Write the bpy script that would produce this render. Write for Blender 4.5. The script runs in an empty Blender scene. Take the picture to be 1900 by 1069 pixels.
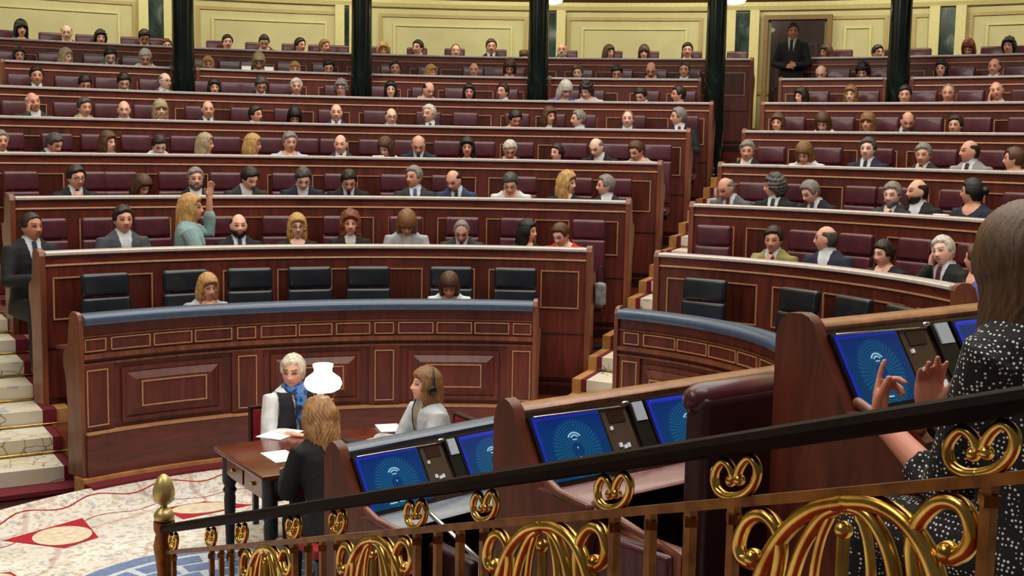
import bpy, bmesh, math, random
import numpy as np
from mathutils import Vector, Matrix, Euler
random.seed(7); rng = np.random.RandomState(5)
SC = bpy.context.scene; COL = SC.collection
PI = math.pi
# ------------------------------------------------------------------ camera model
F_PX, PITCH, ROLL, EYE = 2271.4, 0.1159, 0.0181, 2.42
_cp, _sp, _cr, _sr = math.cos(PITCH), math.sin(PITCH), math.cos(ROLL), math.sin(ROLL)
def ray(px, py):
    x = (px - 950) / F_PX; z = -(py - 534.5) / F_PX
    x, z = _cr * x - _sr * z, _sr * x + _cr * z
    return Vector((x, _cp + _sp * z, -_sp + _cp * z))
def at_z(px, py, z):
    d = ray(px, py); t = (z - EYE) / d.z
    return Vector((d.x * t, d.y * t, z))
def at_y(px, py, Y):
    d = ray(px, py); t = Y / d.y
    return Vector((d.x * t, Y, EYE + d.z * t))
def proj(p):
    x, y, z = p[0], p[1], p[2] - EYE
    Y = _cp * y - _sp * z; Z = _sp * y + _cp * z
    X = x / Y; Z = Z / Y
    X, Z = _cr * X + _sr * Z, -_sr * X + _cr * Z
    return 950 + F_PX * X, 534.5 - F_PX * Z
cam_d = bpy.data.cameras.new('camera'); cam = bpy.data.objects.new('camera', cam_d); COL.objects.link(cam)
def _rp(v): x, y, z = v; return Vector((x, _cp * y + _sp * z, -_sp * y + _cp * z))
_r = _rp((_cr, 0, _sr)); _u = _rp((-_sr, 0, _cr)); _b = -_rp((0, 1, 0))
cam.matrix_world = Matrix(((_r.x, _u.x, _b.x, 0), (_r.y, _u.y, _b.y, 0), (_r.z, _u.z, _b.z, EYE), (0, 0, 0, 1)))
cam_d.sensor_width = 36; cam_d.lens = 36 * F_PX / 1900; cam_d.clip_start = .05; cam_d.clip_end = 200
SC.camera = cam
# ------------------------------------------------------------------ hemicycle geometry
S = 1.30
class Block: pass
LB, RB = Block(), Block()
LB.c = (-0.1697 * S, 4.3498 * S); LB.r0 = 2.7946 * S; LB.name = 'left'
RB.c = (-0.0356 * S, 5.7157 * S); RB.r0 = (2.7946 - 1.4573) * S; RB.name = 'right'
RISE = 0.2784 * S
def ztop(n): return EYE - 0.9466 * S + n * RISE + (0.0356 * S if n == 0 else 0)
DESK_H = 0.98
def zfl(n): return ztop(n) - DESK_H if n > 0 else ztop(0) - DESK_H
def rad(b, n): return b.r0 + n * S
def pt(b, r, a, z=0.0): return Vector((b.c[0] + r * math.sin(a), b.c[1] + r * math.cos(a), z))
def ang(b, r, px, z):
    lo, hi = -1.75, 1.75
    for _ in range(46):
        m = (lo + hi) / 2
        if proj(pt(b, r, m, z))[0] < px: lo = m
        else: hi = m
    return (lo + hi) / 2
# ------------------------------------------------------------------ colours / materials
def lin(c):
    if isinstance(c, str): c = tuple(int(c[i:i + 2], 16) for i in (0, 2, 4))
    return tuple(((v / 255) / 12.92 if v / 255 <= .04045 else ((v / 255 + .055) / 1.055) ** 2.4) for v in c) + (1.0,)
class NT:
    def __init__(s, name):
        s.m = bpy.data.materials.new(name); s.m.use_nodes = True; s.t = s.m.node_tree; s.b = s.t.nodes['Principled BSDF']
    def n(s, typ, **kw):
        nd = s.t.nodes.new(typ)
        for k, v in kw.items():
            if k.startswith('i_'): nd.inputs[k[2:].replace('_', ' ')].default_value = v
            else: setattr(nd, k, v)
        return nd
    def l(s, a, b): s.t.links.new(a, b)
    def val(s, k, v): s.b.inputs[k].default_value = v
    def mix(s, fac, a, b, mode='MIX'):
        m = s.t.nodes.new('ShaderNodeMix'); m.data_type = 'RGBA'; m.blend_type = mode
        for sock, v in ((m.inputs['Factor'], fac), (m.inputs['A'], a), (m.inputs['B'], b)):
            if hasattr(v, 'links'): s.l(v, sock)
            else: sock.default_value = v
        return m.outputs['Result']
    def math(s, op, a, b=0.0, c=None):
        m = s.t.nodes.new('ShaderNodeMath'); m.operation = op
        for i, v in enumerate((a, b, c)):
            if v is None: continue
            if hasattr(v, 'links'): s.l(v, m.inputs[i])
            else: m.inputs[i].default_value = v
        return m.outputs[0]
    def ramp(s, fac, stops, interp='LINEAR'):
        r = s.t.nodes.new('ShaderNodeValToRGB'); r.color_ramp.interpolation = interp
        e = r.color_ramp.elements
        while len(e) < len(stops): e.new(.5)
        for i, (p, c) in enumerate(stops): e[i].position = p; e[i].color = c
        s.l(fac, r.inputs[0]); return r.outputs[0]
    def coords(s, scale=(1, 1, 1), kind='Object'):
        tc = s.n('ShaderNodeTexCoord'); mp = s.n('ShaderNodeMapping'); mp.inputs['Scale'].default_value = scale
        s.l(tc.outputs[kind], mp.inputs['Vector']); return mp.outputs[0]
    def bump(s, h, st=.3, dist=.01):
        b = s.n('ShaderNodeBump'); b.inputs['Strength'].default_value = st; b.inputs['Distance'].default_value = dist
        s.l(h, b.inputs['Height']); s.l(b.outputs[0], s.b.inputs['Normal'])
M = {}
def plain(name, col, rough=.5, metal=0., noise=.12, nscale=30, coat=0., emit=None, es=1., spec=.5):
    k = NT(name); c = lin(col)
    nz = k.n('ShaderNodeTexNoise', i_Scale=nscale, i_Detail=3.0); k.l(k.coords(), nz.inputs['Vector'])
    d = tuple(v * (1 - noise * 1.6) for v in c[:3]) + (1,); e = tuple(min(1, v * (1 + noise)) for v in c[:3]) + (1,)
    k.l(k.ramp(nz.outputs[0], [(.3, d), (.7, e)]), k.b.inputs['Base Color'])
    k.val('Roughness', rough); k.val('Metallic', metal); k.val('Coat Weight', coat); k.val('Specular IOR Level', spec)
    if emit: k.val('Emission Color', lin(emit)); k.val('Emission Strength', es)
    M[name] = k.m; return k
def wood(name, c1, c2, scale=(9, 9, .9), rough=.34, coat=.25):
    k = NT(name); v = k.coords(scale)
    n1 = k.n('ShaderNodeTexNoise', i_Scale=2.2, i_Detail=7.0, i_Roughness=.62, i_Distortion=.6); k.l(v, n1.inputs['Vector'])
    n2 = k.n('ShaderNodeTexNoise', i_Scale=.9, i_Detail=2.0); k.l(k.coords((1.2, 1.2, 1.2)), n2.inputs['Vector'])
    a = k.ramp(n1.outputs[0], [(.32, lin(c1)), (.68, lin(c2))])
    sh = k.ramp(n2.outputs[0], [(.3, (.72, .70, .70, 1)), (.7, (1.15, 1.1, 1.08, 1))])
    k.l(k.mix(1.0, a, sh, 'MULTIPLY'), k.b.inputs['Base Color'])
    k.val('Roughness', rough); k.val('Coat Weight', coat); k.val('Coat Roughness', .22); k.bump(n1.outputs[0], .08, .004)
    M[name] = k.m
wood('wood', '491a14', '742f22', rough=.42, coat=.12); wood('wood_frieze', '602418', '8f3e2a', (3, 3, 14)); wood('wood_inset_shade', '3a150f', '60261a')
wood('wood_plinth', '4e1a12', '782e1d', (2, 2, 12), .3); wood('wood_light', 'b78048', 'dca96a', (4, 4, 4), .4)
wood('wood_table', '4a1c12', '7a3420', (6, 6, 6), .16, .6); wood('wood_dark', '20100c', '3a1a12', rough=.3)
wood('wood_rail', '0e0706', '1e0f0b', (5, 5, 5), .65, .0); wood('wood_end', '623220', '8e5238'); wood('wood_orange', '8a4a26', 'b06a38', (4, 4, 4), .4)
wood('wood_desk', '4a1f14', '7a3824', (7, 7, 1.2), .45, .08); wood('wood_desk_top', '6d3a20', 'a0663c', (7, 7, 3), .3)
plain('ledge', 'c6bcb8', .22, noise=.08, coat=.4); plain('blue_pad', '40536f', .26, noise=.1, coat=.25); plain('gold_line', 'bb8a60', .45, metal=.1)
plain('maroon', '4e1b28', .34, noise=.18, nscale=14, coat=.2); plain('black_leather', '161c25', .32, noise=.2, nscale=14, coat=.25)
plain('maroon_dark', '2f1016', .4, noise=.15); plain('red_velvet', '96101f', .7, noise=.2)
plain('chair_frame', '1a1415', .4); plain('cream', 'd6cf9a', .55, noise=.05, nscale=3); plain('cream_trim', 'e3d99a', .45, noise=.05); plain('trim_gold', 'bfa868', .4, noise=.1)
plain('trim_brown', '8a6a3c', .5); plain('burgundy', '6b0f20', .85, noise=.25, nscale=80); plain('white_plastic', 'b9c4d2', .4, noise=.03); plain('black_plastic', '0b0c10', .35)
plain('console', '4a3728', .5, noise=.1); plain('paper', 'f2f0ee', .8, noise=.02); plain('chrome', 'c8c8cc', .22, metal=1.); plain('soffit', '6a4c2c', .7)
plain('ceiling', 'b8a888', .8); plain('lamp_glass', 'ffffff', .3, emit='fffdf4', es=5.); plain('lamp_light', 'ffffff', .3, emit='fff6dc', es=9.)
plain('shelf_red', '7a4a48', .3, coat=.3); plain('shelf_blue', '5d6675', .25, coat=.3); plain('door_wood', '2a120e', .25, coat=.6); plain('shade_black', '060505', .9)
plain('button', 'cfd6df', .4, emit='cfd6df', es=.3); plain('lens', '11151c', .1); plain('bag_grey', '8a8a88', .7, noise=.3, nscale=18); plain('leg_black', '140d0b', .5)
M['wood_rail'].node_tree.nodes['Principled BSDF'].inputs['Specular IOR Level'].default_value = .08
plain('brass_pale', 'cdb878', .38, metal=.7)
# brass
k = NT('brass'); nz = k.n('ShaderNodeTexNoise', i_Scale=14.0, i_Detail=4.0); k.l(k.coords(), nz.inputs['Vector'])
k.l(k.ramp(nz.outputs[0], [(.3, lin('b07c30')), (.7, lin('f0cc70'))]), k.b.inputs['Base Color']); k.val('Metallic', 1.); k.val('Roughness', .22); M['brass'] = k.m
k = NT('bronze'); nz = k.n('ShaderNodeTexNoise', i_Scale=20.0, i_Detail=4.0); k.l(k.coords(), nz.inputs['Vector'])
k.l(k.ramp(nz.outputs[0], [(.3, lin('5e3516')), (.7, lin('94602a'))]), k.b.inputs['Base Color']); k.val('Metallic', .75); k.val('Roughness', .4); M['bronze'] = k.m
# green marble
k = NT('marble'); nz = k.n('ShaderNodeTexNoise', i_Scale=3.0, i_Detail=9.0, i_Roughness=.7, i_Distortion=1.5); k.l(k.coords((1, 1, .5)), nz.inputs['Vector'])
k.l(k.ramp(nz.outputs[0], [(.38, lin('040807')), (.56, lin('0e1a17')), (.68, lin('22332d'))]), k.b.inputs['Base Color']); k.val('Roughness', .16); M['marble'] = k.m
k = NT('marble_wall_lit'); nz = k.n('ShaderNodeTexNoise', i_Scale=3.0, i_Detail=9.0, i_Roughness=.7, i_Distortion=1.5); k.l(k.coords((1, 1, .5)), nz.inputs['Vector'])
k.l(k.ramp(nz.outputs[0], [(.38, lin('26322e')), (.56, lin('43524d')), (.68, lin('75827b'))]), k.b.inputs['Base Color']); k.val('Roughness', .12); M['marble_wall_lit'] = k.m  # lighter copy of the marble, reflected glare put into its colour
# people: colour per object
k = NT('skin'); oi = k.n('ShaderNodeObjectInfo'); at = k.n('ShaderNodeAttribute', attribute_name='tint')
k.l(k.mix(1., oi.outputs['Color'], at.outputs['Color'], 'MULTIPLY'), k.b.inputs['Base Color']); k.val('Roughness', .5); k.val('Subsurface Weight', .08); k.val('Subsurface Radius', (.02, .008, .004)); M['skin'] = k.m
k = NT('cloth'); oi = k.n('ShaderNodeObjectInfo'); nz = k.n('ShaderNodeTexNoise', i_Scale=9.0, i_Detail=3.0); k.l(k.coords(), nz.inputs['Vector'])
k.l(k.mix(1., oi.outputs['Color'], k.ramp(nz.outputs[0], [(.3, (.72, .72, .72, 1)), (.7, (1.12, 1.12, 1.12, 1))]), 'MULTIPLY'), k.b.inputs['Base Color']); k.val('Roughness', .8)
k.bump(nz.outputs[0], .5, .02); M['cloth'] = k.m
k = NT('hair'); oi = k.n('ShaderNodeObjectInfo'); nz = k.n('ShaderNodeTexNoise', i_Scale=3.0, i_Detail=5.0, i_Roughness=.7); k.l(k.coords((26, 26, 3)), nz.inputs['Vector'])
k.l(k.mix(1., oi.outputs['Color'], k.ramp(nz.outputs[0], [(.34, (.45, .42, .4, 1)), (.66, (1.35, 1.32, 1.28, 1))]), 'MULTIPLY'), k.b.inputs['Base Color']); k.val('Roughness', .45); k.bump(nz.outputs[0], .35, .01); M['hair'] = k.m
k = NT('dotted'); vo = k.n('ShaderNodeTexVoronoi', i_Scale=88.0, i_Randomness=.42); k.l(k.coords(), vo.inputs['Vector'])
k.l(k.ramp(vo.outputs['Distance'], [(.0, (.8, .8, .8, 1)), (.24, (.8, .8, .8, 1)), (.30, (.006, .006, .009, 1))]), k.b.inputs['Base Color']); k.val('Roughness', .85); M['dotted'] = k.m
k = NT('scarf'); vo = k.n('ShaderNodeTexNoise', i_Scale=22.0, i_Detail=2.0); k.l(k.coords(), vo.inputs['Vector'])
k.l(k.ramp(vo.outputs[0], [(.35, lin('161838')), (.48, lin('2746a0')), (.56, lin('3c8fb4')), (.66, lin('6a6ac0'))]), k.b.inputs['Base Color']); k.val('Roughness', .8); M['scarf'] = k.m
# carpets
def floral(name, base1, base2, sc=1., dens=.19):
    k = NT(name); co = k.coords((sc, sc, sc))
    n1 = k.n('ShaderNodeTexNoise', i_Scale=2.2, i_Detail=3.0); k.l(co, n1.inputs['Vector'])
    col = k.ramp(n1.outputs[0], [(.35, lin(base1)), (.65, lin(base2))])
    nd = k.n('ShaderNodeTexNoise', i_Scale=9.0, i_Detail=3.0); k.l(co, nd.inputs['Vector'])
    warp = k.mix(.16, co, nd.outputs['Color'], 'ADD')
    for i, (s_, th, c) in enumerate(((17., dens, 'b06a68'), (13., dens, '7d92b0'), (21., dens * 1.15, '8f9a6a'), (29., dens * 1.1, 'c8a45c'), (35., dens, '9a8f86'))):
        vo = k.n('ShaderNodeTexVoronoi', i_Scale=s_ * .8, i_Randomness=1.0); mp = k.n('ShaderNodeMapping'); mp.inputs['Location'].default_value = (i * 3.1, i * 1.7, i * 2.3); k.l(warp, mp.inputs['Vector']); k.l(mp.outputs[0], vo.inputs['Vector'])
        f = k.ramp(vo.outputs['Distance'], [(th, (.5, .5, .5, 1)), (th + .14, (0, 0, 0, 1))])
        col = k.mix(f, col, lin(c))
    # vine lines
    wv = k.n('ShaderNodeTexWave', i_Scale=.8, i_Distortion=9.0, i_Detail=2.0); wv.inputs['Detail Scale'].default_value = 1.3; k.l(co, wv.inputs['Vector'])
    f = k.ramp(wv.outputs['Fac'], [(.955, (0, 0, 0, 1)), (.995, (.4, .4, .4, 1))]); col = k.mix(f, col, lin('a05a4c'))
    k.l(col, k.b.inputs['Base Color']); k.val('Roughness', .95); M[name] = k.m
floral('carpet', 'd0cbc2', 'e4e1da', 1.0)
k = NT('runner'); co = k.coords(); n1 = k.n('ShaderNodeTexNoise', i_Scale=3.0, i_Detail=2.0); k.l(co, n1.inputs['Vector'])
nd = k.n('ShaderNodeTexNoise', i_Scale=5.0, i_Detail=2.0); k.l(co, nd.inputs['Vector']); warp = k.mix(.12, co, nd.outputs['Color'], 'ADD')
vo = k.n('ShaderNodeTexVoronoi', i_Scale=8.5, feature='DISTANCE_TO_EDGE'); k.l(warp, vo.inputs['Vector']); n2 = k.n('ShaderNodeTexNoise', i_Scale=2.4); k.l(co, n2.inputs['Vector'])
col = k.ramp(n1.outputs[0], [(.38, lin('d6d0c2')), (.66, lin('cfc2a4'))])
nb = k.n('ShaderNodeTexNoise', i_Scale=6.0, i_Detail=2.0); k.l(co, nb.inputs['Vector']); col = k.mix(k.ramp(nb.outputs[0], [(.62, (0, 0, 0, 1)), (.68, (.7, .7, .7, 1))]), col, lin('8d9bb4'))
ln = k.math('MULTIPLY', k.math('LESS_THAN', vo.outputs['Distance'], .03), k.math('GREATER_THAN', n2.outputs[0], .54)); col = k.mix(k.math('MULTIPLY', ln, .7), col, lin('5a5a48'))
k.l(col, k.b.inputs['Base Color']); k.val('Roughness', .95); M['runner'] = k.m
plain('carpet_red', 'ab1226', .95, noise=.15, nscale=60); plain('carpet_cream', 'd9cbb0', .95, noise=.12, nscale=25); plain('carpet_blue', '6f82ab', .95, noise=.15, nscale=40); plain('carpet_pale', 'c3cbd8', .95, noise=.1, nscale=40)
# screens
k = NT('screen'); tc = k.n('ShaderNodeTexCoord'); sx = k.n('ShaderNodeSeparateXYZ'); k.l(tc.outputs['UV'], sx.inputs[0])
u, v = sx.outputs[0], sx.outputs[1]
du = k.math('MULTIPLY', k.math('SUBTRACT', u, .52), 1.35); dv = k.math('SUBTRACT', v, .42)
r = k.math('SQRT', k.math('ADD', k.math('MULTIPLY', du, du), k.math('MULTIPLY', dv, dv)))
ringv = k.math('MULTIPLY', k.math('ADD', k.math('SINE', k.math('MULTIPLY', r, 150.)), 1.), .5)
an = k.math('ARCTAN2', dv, du); dots = k.math('MULTIPLY', k.math('ADD', k.math('SINE', k.math('MULTIPLY', an, 46.)), 1.), .5)
inside = k.math('MULTIPLY', k.math('LESS_THAN', r, .47), k.math('GREATER_THAN', r, .12))
g = k.math('MULTIPLY', k.math('MULTIPLY', k.math('MULTIPLY', ringv, dots), inside), .8)
base = k.ramp(v, [(0., lin('0a3a66')), (.6, lin('0a3470')), (.93, lin('082a70')), (.955, lin('2030c0')), (1., lin('2836cc'))])
col = k.mix(k.math('MULTIPLY', g, .55), base, lin('2f95a8'))
lu = k.math('LESS_THAN', u, .035); col = k.mix(lu, col, lin('1c2cb0'))
def arc(rc, w, a0, a1, cx, cy):
    x = k.math('SUBTRACT', u, cx); y = k.math('SUBTRACT', v, cy)
    rr = k.math('SQRT', k.math('ADD', k.math('MULTIPLY', x, x), k.math('MULTIPLY', y, y)))
    f = k.math('LESS_THAN', k.math('ABSOLUTE', k.math('SUBTRACT', rr, rc)), w)
    return k.math('MULTIPLY', f, k.math('GREATER_THAN', y, .3 * rc))
for rc in (.05, .09): col = k.mix(arc(rc, .012, 0, 0, .52, .60), col, lin('8fc6d8'))
def box(u0, u1, v0, v1): return k.math('MULTIPLY', k.math('MULTIPLY', k.math('GREATER_THAN', u, u0), k.math('LESS_THAN', u, u1)), k.math('MULTIPLY', k.math('GREATER_THAN', v, v0), k.math('LESS_THAN', v, v1)))
for bx_ in ((.48, .55, .575, .59), (.30, .42, .07, .09), (.46, .55, .075, .095), (.515, .53, .44, .47), (.515, .53, .30, .32), (.515, .53, .2, .22)): col = k.mix(box(*bx_), col, lin('9fd4e6'))
k.l(col, k.b.inputs['Base Color']); k.l(col, k.b.inputs['Emission Color']); k.val('Emission Strength', .36); k.val('Roughness', .2); M['screen'] = k.m
# ------------------------------------------------------------------ mesh helpers
def merge(*ms):
    V, F_ = [], []
    for v, f in ms:
        o = len(V); V += [tuple(p) for p in v]; F_ += [tuple(i + o for i in q) for q in f]
    return V, F_
def mesh(name, V, F_, mats, smooth=False, idx=None, sharp=None):
    me = bpy.data.meshes.new(name); me.from_pydata([tuple(v) for v in V], [], [tuple(f) for f in F_]); 
    for m in (mats if isinstance(mats, (list, tuple)) else [mats]): me.materials.append(M[m])
    if idx: me.polygons.foreach_set('material_index', idx)
    bm = bmesh.new(); bm.from_mesh(me); bmesh.ops.recalc_face_normals(bm, faces=bm.faces); bm.to_mesh(me); bm.free()
    if smooth:
        me.polygons.foreach_set('use_smooth', [True] * len(me.polygons))
        if sharp: me.set_sharp_from_angle(angle=math.radians(sharp))
    me.update(); return me
def obj(name, me, parent=None, loc=None, color=None):
    o = bpy.data.objects.new(name, me); COL.objects.link(o)
    if parent: o.parent = parent
    if loc is not None: o.location = loc
    if color is not None: o.color = lin(color)
    return o
def tag(o, label, cat, group=None, kind=None):
    o['label'] = label; o['category'] = cat
    if group: o['group'] = group
    if kind: o['kind'] = kind
    return o
def empty(name, loc=(0, 0, 0), rz=0.0):
    o = bpy.data.objects.new(name, None); COL.objects.link(o); o.location = loc; o.rotation_euler = (0, 0, rz); o.empty_display_size = .1
    return o
def wpart(root, name, vf, mat, smooth=False, idx=None, sharp=None):    # world-space verts -> child of an unrotated root
    L = root.location
    return obj(name, mesh(name, [(p[0] - L.x, p[1] - L.y, p[2] - L.z) for p in vf[0]], vf[1], mat, smooth, idx, sharp), root)
def struct(name, vf, mat, smooth=False, idx=None, parent=None, sharp=None):
    o = obj(name, mesh(name, vf[0], vf[1], mat, smooth, idx, sharp), parent)
    if not parent: o['kind'] = 'structure'
    return o
def sweep(b, prof, a0, a1, n=None):
    if n is None: n = max(1, int(abs(a1 - a0) / .035))
    V, F_ = [], []; m = len(prof)
    for i in range(n + 1):
        a = a0 + (a1 - a0) * i / n
        for r, z in prof: V.append(tuple(pt(b, r, a, z)))
    for i in range(n):
        for j in range(m):
            F_.append((i * m + j, i * m + (j + 1) % m, (i + 1) * m + (j + 1) % m, (i + 1) * m + j))
    F_.append(tuple(range(m))); F_.append(tuple(n * m + j for j in reversed(range(m))))
    return V, F_
def rect(r0, r1, z0, z1): return [(r0, z0), (r1, z0), (r1, z1), (r0, z1)]
def cbox(x0, x1, y0, y1, z0, z1, bev=0.0):
    if bev <= 0:
        V = [(x, y, z) for z in (z0, z1) for y in (y0, y1) for x in (x0, x1)]
        return V, [(0, 2, 3, 1), (4, 5, 7, 6), (0, 1, 5, 4), (2, 6, 7, 3), (0, 4, 6, 2), (1, 3, 7, 5)]
    bm = bmesh.new(); bmesh.ops.create_cube(bm, size=1)
    for v in bm.verts: v.co = Vector((x0 + (v.co.x + .5) * (x1 - x0), y0 + (v.co.y + .5) * (y1 - y0), z0 + (v.co.z + .5) * (z1 - z0)))
    bmesh.ops.bevel(bm, geom=bm.edges[:], offset=bev, segments=3, profile=.6, affect='EDGES')
    bm.verts.ensure_lookup_table(); V = [tuple(v.co) for v in bm.verts]; F_ = [tuple(v.index for v in f.verts) for f in bm.faces]; bm.free()
    return V, F_
def xform(vf, mat): return [tuple(mat @ Vector(p)) for p in vf[0]], vf[1]
def tube(P, R, n=8, cap=True, flat=None):
    P = [Vector(p) for p in P]; R = list(R) if hasattr(R, '__len__') else [R] * len(P)
    if cap:
        d0 = (P[0] - P[1]).normalized(); d1 = (P[-1] - P[-2]).normalized()
        P = [P[0] + d0 * R[0] * .95, P[0] + d0 * R[0] * .7] + P + [P[-1] + d1 * R[-1] * .7, P[-1] + d1 * R[-1] * .95]
        R = [R[0] * .3, R[0] * .72] + R + [R[-1] * .72, R[-1] * .3]
    V, F_ = [], []; up = None
    for i, p in enumerate(P):
        t = (P[min(i + 1, len(P) - 1)] - P[max(i - 1, 0)]).normalized()
        if up is None: up = Vector((0, 0, 1)) if abs(t.z) < .9 else Vector((0, 1, 0))
        up = (up - t * up.dot(t)).normalized(); sd = t.cross(up)
        for j in range(n):
            a = 2 * PI * j / n; V.append(tuple(p + (up * math.sin(a) * (flat or 1.) + sd * math.cos(a)) * R[i]))
    for i in range(len(P) - 1):
        for j in range(n): F_.append((i * n + j, i * n + (j + 1) % n, (i + 1) * n + (j + 1) % n, (i + 1) * n + j))
    F_.append(tuple(range(n))); F_.append(tuple((len(P) - 1) * n + j for j in reversed(range(n))))
    return V, F_
def lathe(prof, n=20, c=(0, 0, 0)):
    V, F_ = [], []
    for r, z in prof:
        for j in range(n):
            a = 2 * PI * j / n; V.append((c[0] + r * math.cos(a), c[1] + r * math.sin(a), c[2] + z))
    for i in range(len(prof) - 1):
        for j in range(n): F_.append((i * n + j, i * n + (j + 1) % n, (i + 1) * n + (j + 1) % n, (i + 1) * n + j))
    F_.append(tuple(range(n))); F_.append(tuple((len(prof) - 1) * n + j for j in range(n)))
    return V, F_
def extrude(poly, d):    # poly: 3d points (planar), d: vector
    d = Vector(d); m = len(poly); V = [tuple(Vector(p)) for p in poly] + [tuple(Vector(p) + d) for p in poly]
    F_ = [tuple(range(m)), tuple(m + i for i in reversed(range(m)))] + [(i, (i + 1) % m, m + (i + 1) % m, m + i) for i in range(m)]
    return V, F_
def spline(P, k=6):
    P = [Vector(p) for p in P]; Q = [P[0] * 2 - P[1]] + P + [P[-1] * 2 - P[-2]]; out = []
    for i in range(1, len(Q) - 2):
        for j in range(k):
            t = j / k; a, b, c, d = Q[i - 1], Q[i], Q[i + 1], Q[i + 2]
            out.append(.5 * (2 * b + (c - a) * t + (2 * a - 5 * b + 4 * c - d) * t * t + (3 * b - a - 3 * c + d) * t ** 3))
    out.append(P[-1]); return out
ORD = 'first second third fourth fifth sixth seventh eighth ninth tenth eleventh twelfth thirteenth fourteenth fifteenth sixteenth seventeenth eighteenth nineteenth twentieth'.split()
ROWN = ['front', 'second', 'third', 'fourth', 'fifth', 'sixth', 'seventh', 'top']
# ------------------------------------------------------------------ people
def remesh(vf, voxel, smooth=3, name='m', mat='skin', disp=None):
    me = mesh('tmp', vf[0], vf[1], mat); o = bpy.data.objects.new('tmp', me); COL.objects.link(o)
    m = o.modifiers.new('r', 'REMESH'); m.mode = 'VOXEL'; m.voxel_size = voxel
    if smooth:
        s = o.modifiers.new('s', 'SMOOTH'); s.factor = .5; s.iterations = smooth
    dg = bpy.context.evaluated_depsgraph_get(); dg.update()
    out = bpy.data.meshes.new_from_object(o.evaluated_get(dg)); out.name = name
    bpy.data.objects.remove(o); bpy.data.meshes.remove(me)
    out.materials.clear(); out.materials.append(M[mat])
    out.polygons.foreach_set('use_smooth', [True] * len(out.polygons)); return out
def usphere(nu=28, nv=20):
    V, F_ = [(0, 0, -1)], []
    for i in range(1, nv):
        t = -PI / 2 + PI * i / nv
        for j in range(nu): a = 2 * PI * j / nu; V.append((math.cos(t) * math.cos(a), math.cos(t) * math.sin(a), math.sin(t)))
    V.append((0, 0, 1)); T = len(V) - 1
    for j in range(nu):
        F_.append((0, 1 + (j + 1) % nu, 1 + j)); F_.append((T, 1 + (nv - 2) * nu + j, 1 + (nv - 2) * nu + (j + 1) % nu))
    for i in range(nv - 2):
        for j in range(nu): F_.append((1 + i * nu + j, 1 + i * nu + (j + 1) % nu, 1 + (i + 1) * nu + (j + 1) % nu, 1 + (i + 1) * nu + j))
    return V, F_
def ellipsoid(c, r, nu=16, nv=12):
    V, F_ = usphere(nu, nv); return [(c[0] + x * r[0], c[1] + y * r[1], c[2] + z * r[2]) for x, y, z in V], F_
HR = (.076, .097, .119)
def head_surf(d):
    x, y, z = d; X, Y, Z = x * HR[0], y * HR[1], z * HR[2]
    if z < 0:
        t = -z; X *= 1 - .30 * t ** 1.6
        if y > 0: Y *= 1 - .35 * t
        else: Y *= 1 + .02 * t
    if z > .2 and y < 0: Y *= 1 - .05 * (z - .2)
    return X, Y, Z
def head_parts():
    V, F_ = usphere(40, 30); W = []
    for d in V:
        X, Y, Z = head_surf(d)
        if Y < -.05:
            for sx in (-1, 1):
                e = ((X - sx * .031) / .02) ** 2 + ((Z - .012) / .014) ** 2
                Y += .010 * math.exp(-e)
            Y -= .005 * math.exp(-(X / .03) ** 2 - ((Z + .052) / .012) ** 2)       # lips
            Y -= .006 * math.exp(-(X / .05) ** 2 - ((Z - .036) / .012) ** 2)       # brow ridge
            Y -= .008 * math.exp(-(X / .025) ** 2 - ((Z + .098) / .018) ** 2)      # chin
        W.append((X, Y, Z))
    nose = tube([(0, -.090, .02), (0, -.100, -.005), (0, -.107, -.022), (0, -.096, -.030)], [.009, .010, .012, .011], 8)
    al = [ellipsoid((sx * .012, -.100, -.025), (.009, .011, .008), 8, 6) for sx in (-1, 1)]
    ears = [ellipsoid((sx * .077, .010, .0), (.009, .019, .031), 10, 8) for sx in (-1, 1)]
    return [(W, F_), nose] + al + ears
HEAD = merge(*head_parts())
RINGS = [(-.05, .165, .115, .02), (.02, .165, .12, .01), (.12, .150, .115, .0), (.26, .148, .110, .0), (.38, .165, .113, -.005), (.46, .172, .108, .0), (.515, .160, .092, .005), (.55, .115, .075, .01), (.575, .068, .062, .012)]
def ring_at(h):
    for a, b in zip(RINGS[:-1], RINGS[1:]):
        if a[0] <= h <= b[0]:
            t = (h - a[0]) / (b[0] - a[0]); return tuple(a[i] + (b[i] - a[i]) * t for i in range(4))
    return RINGS[-1] if h > 0 else RINGS[0]
class Body: pass
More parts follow.
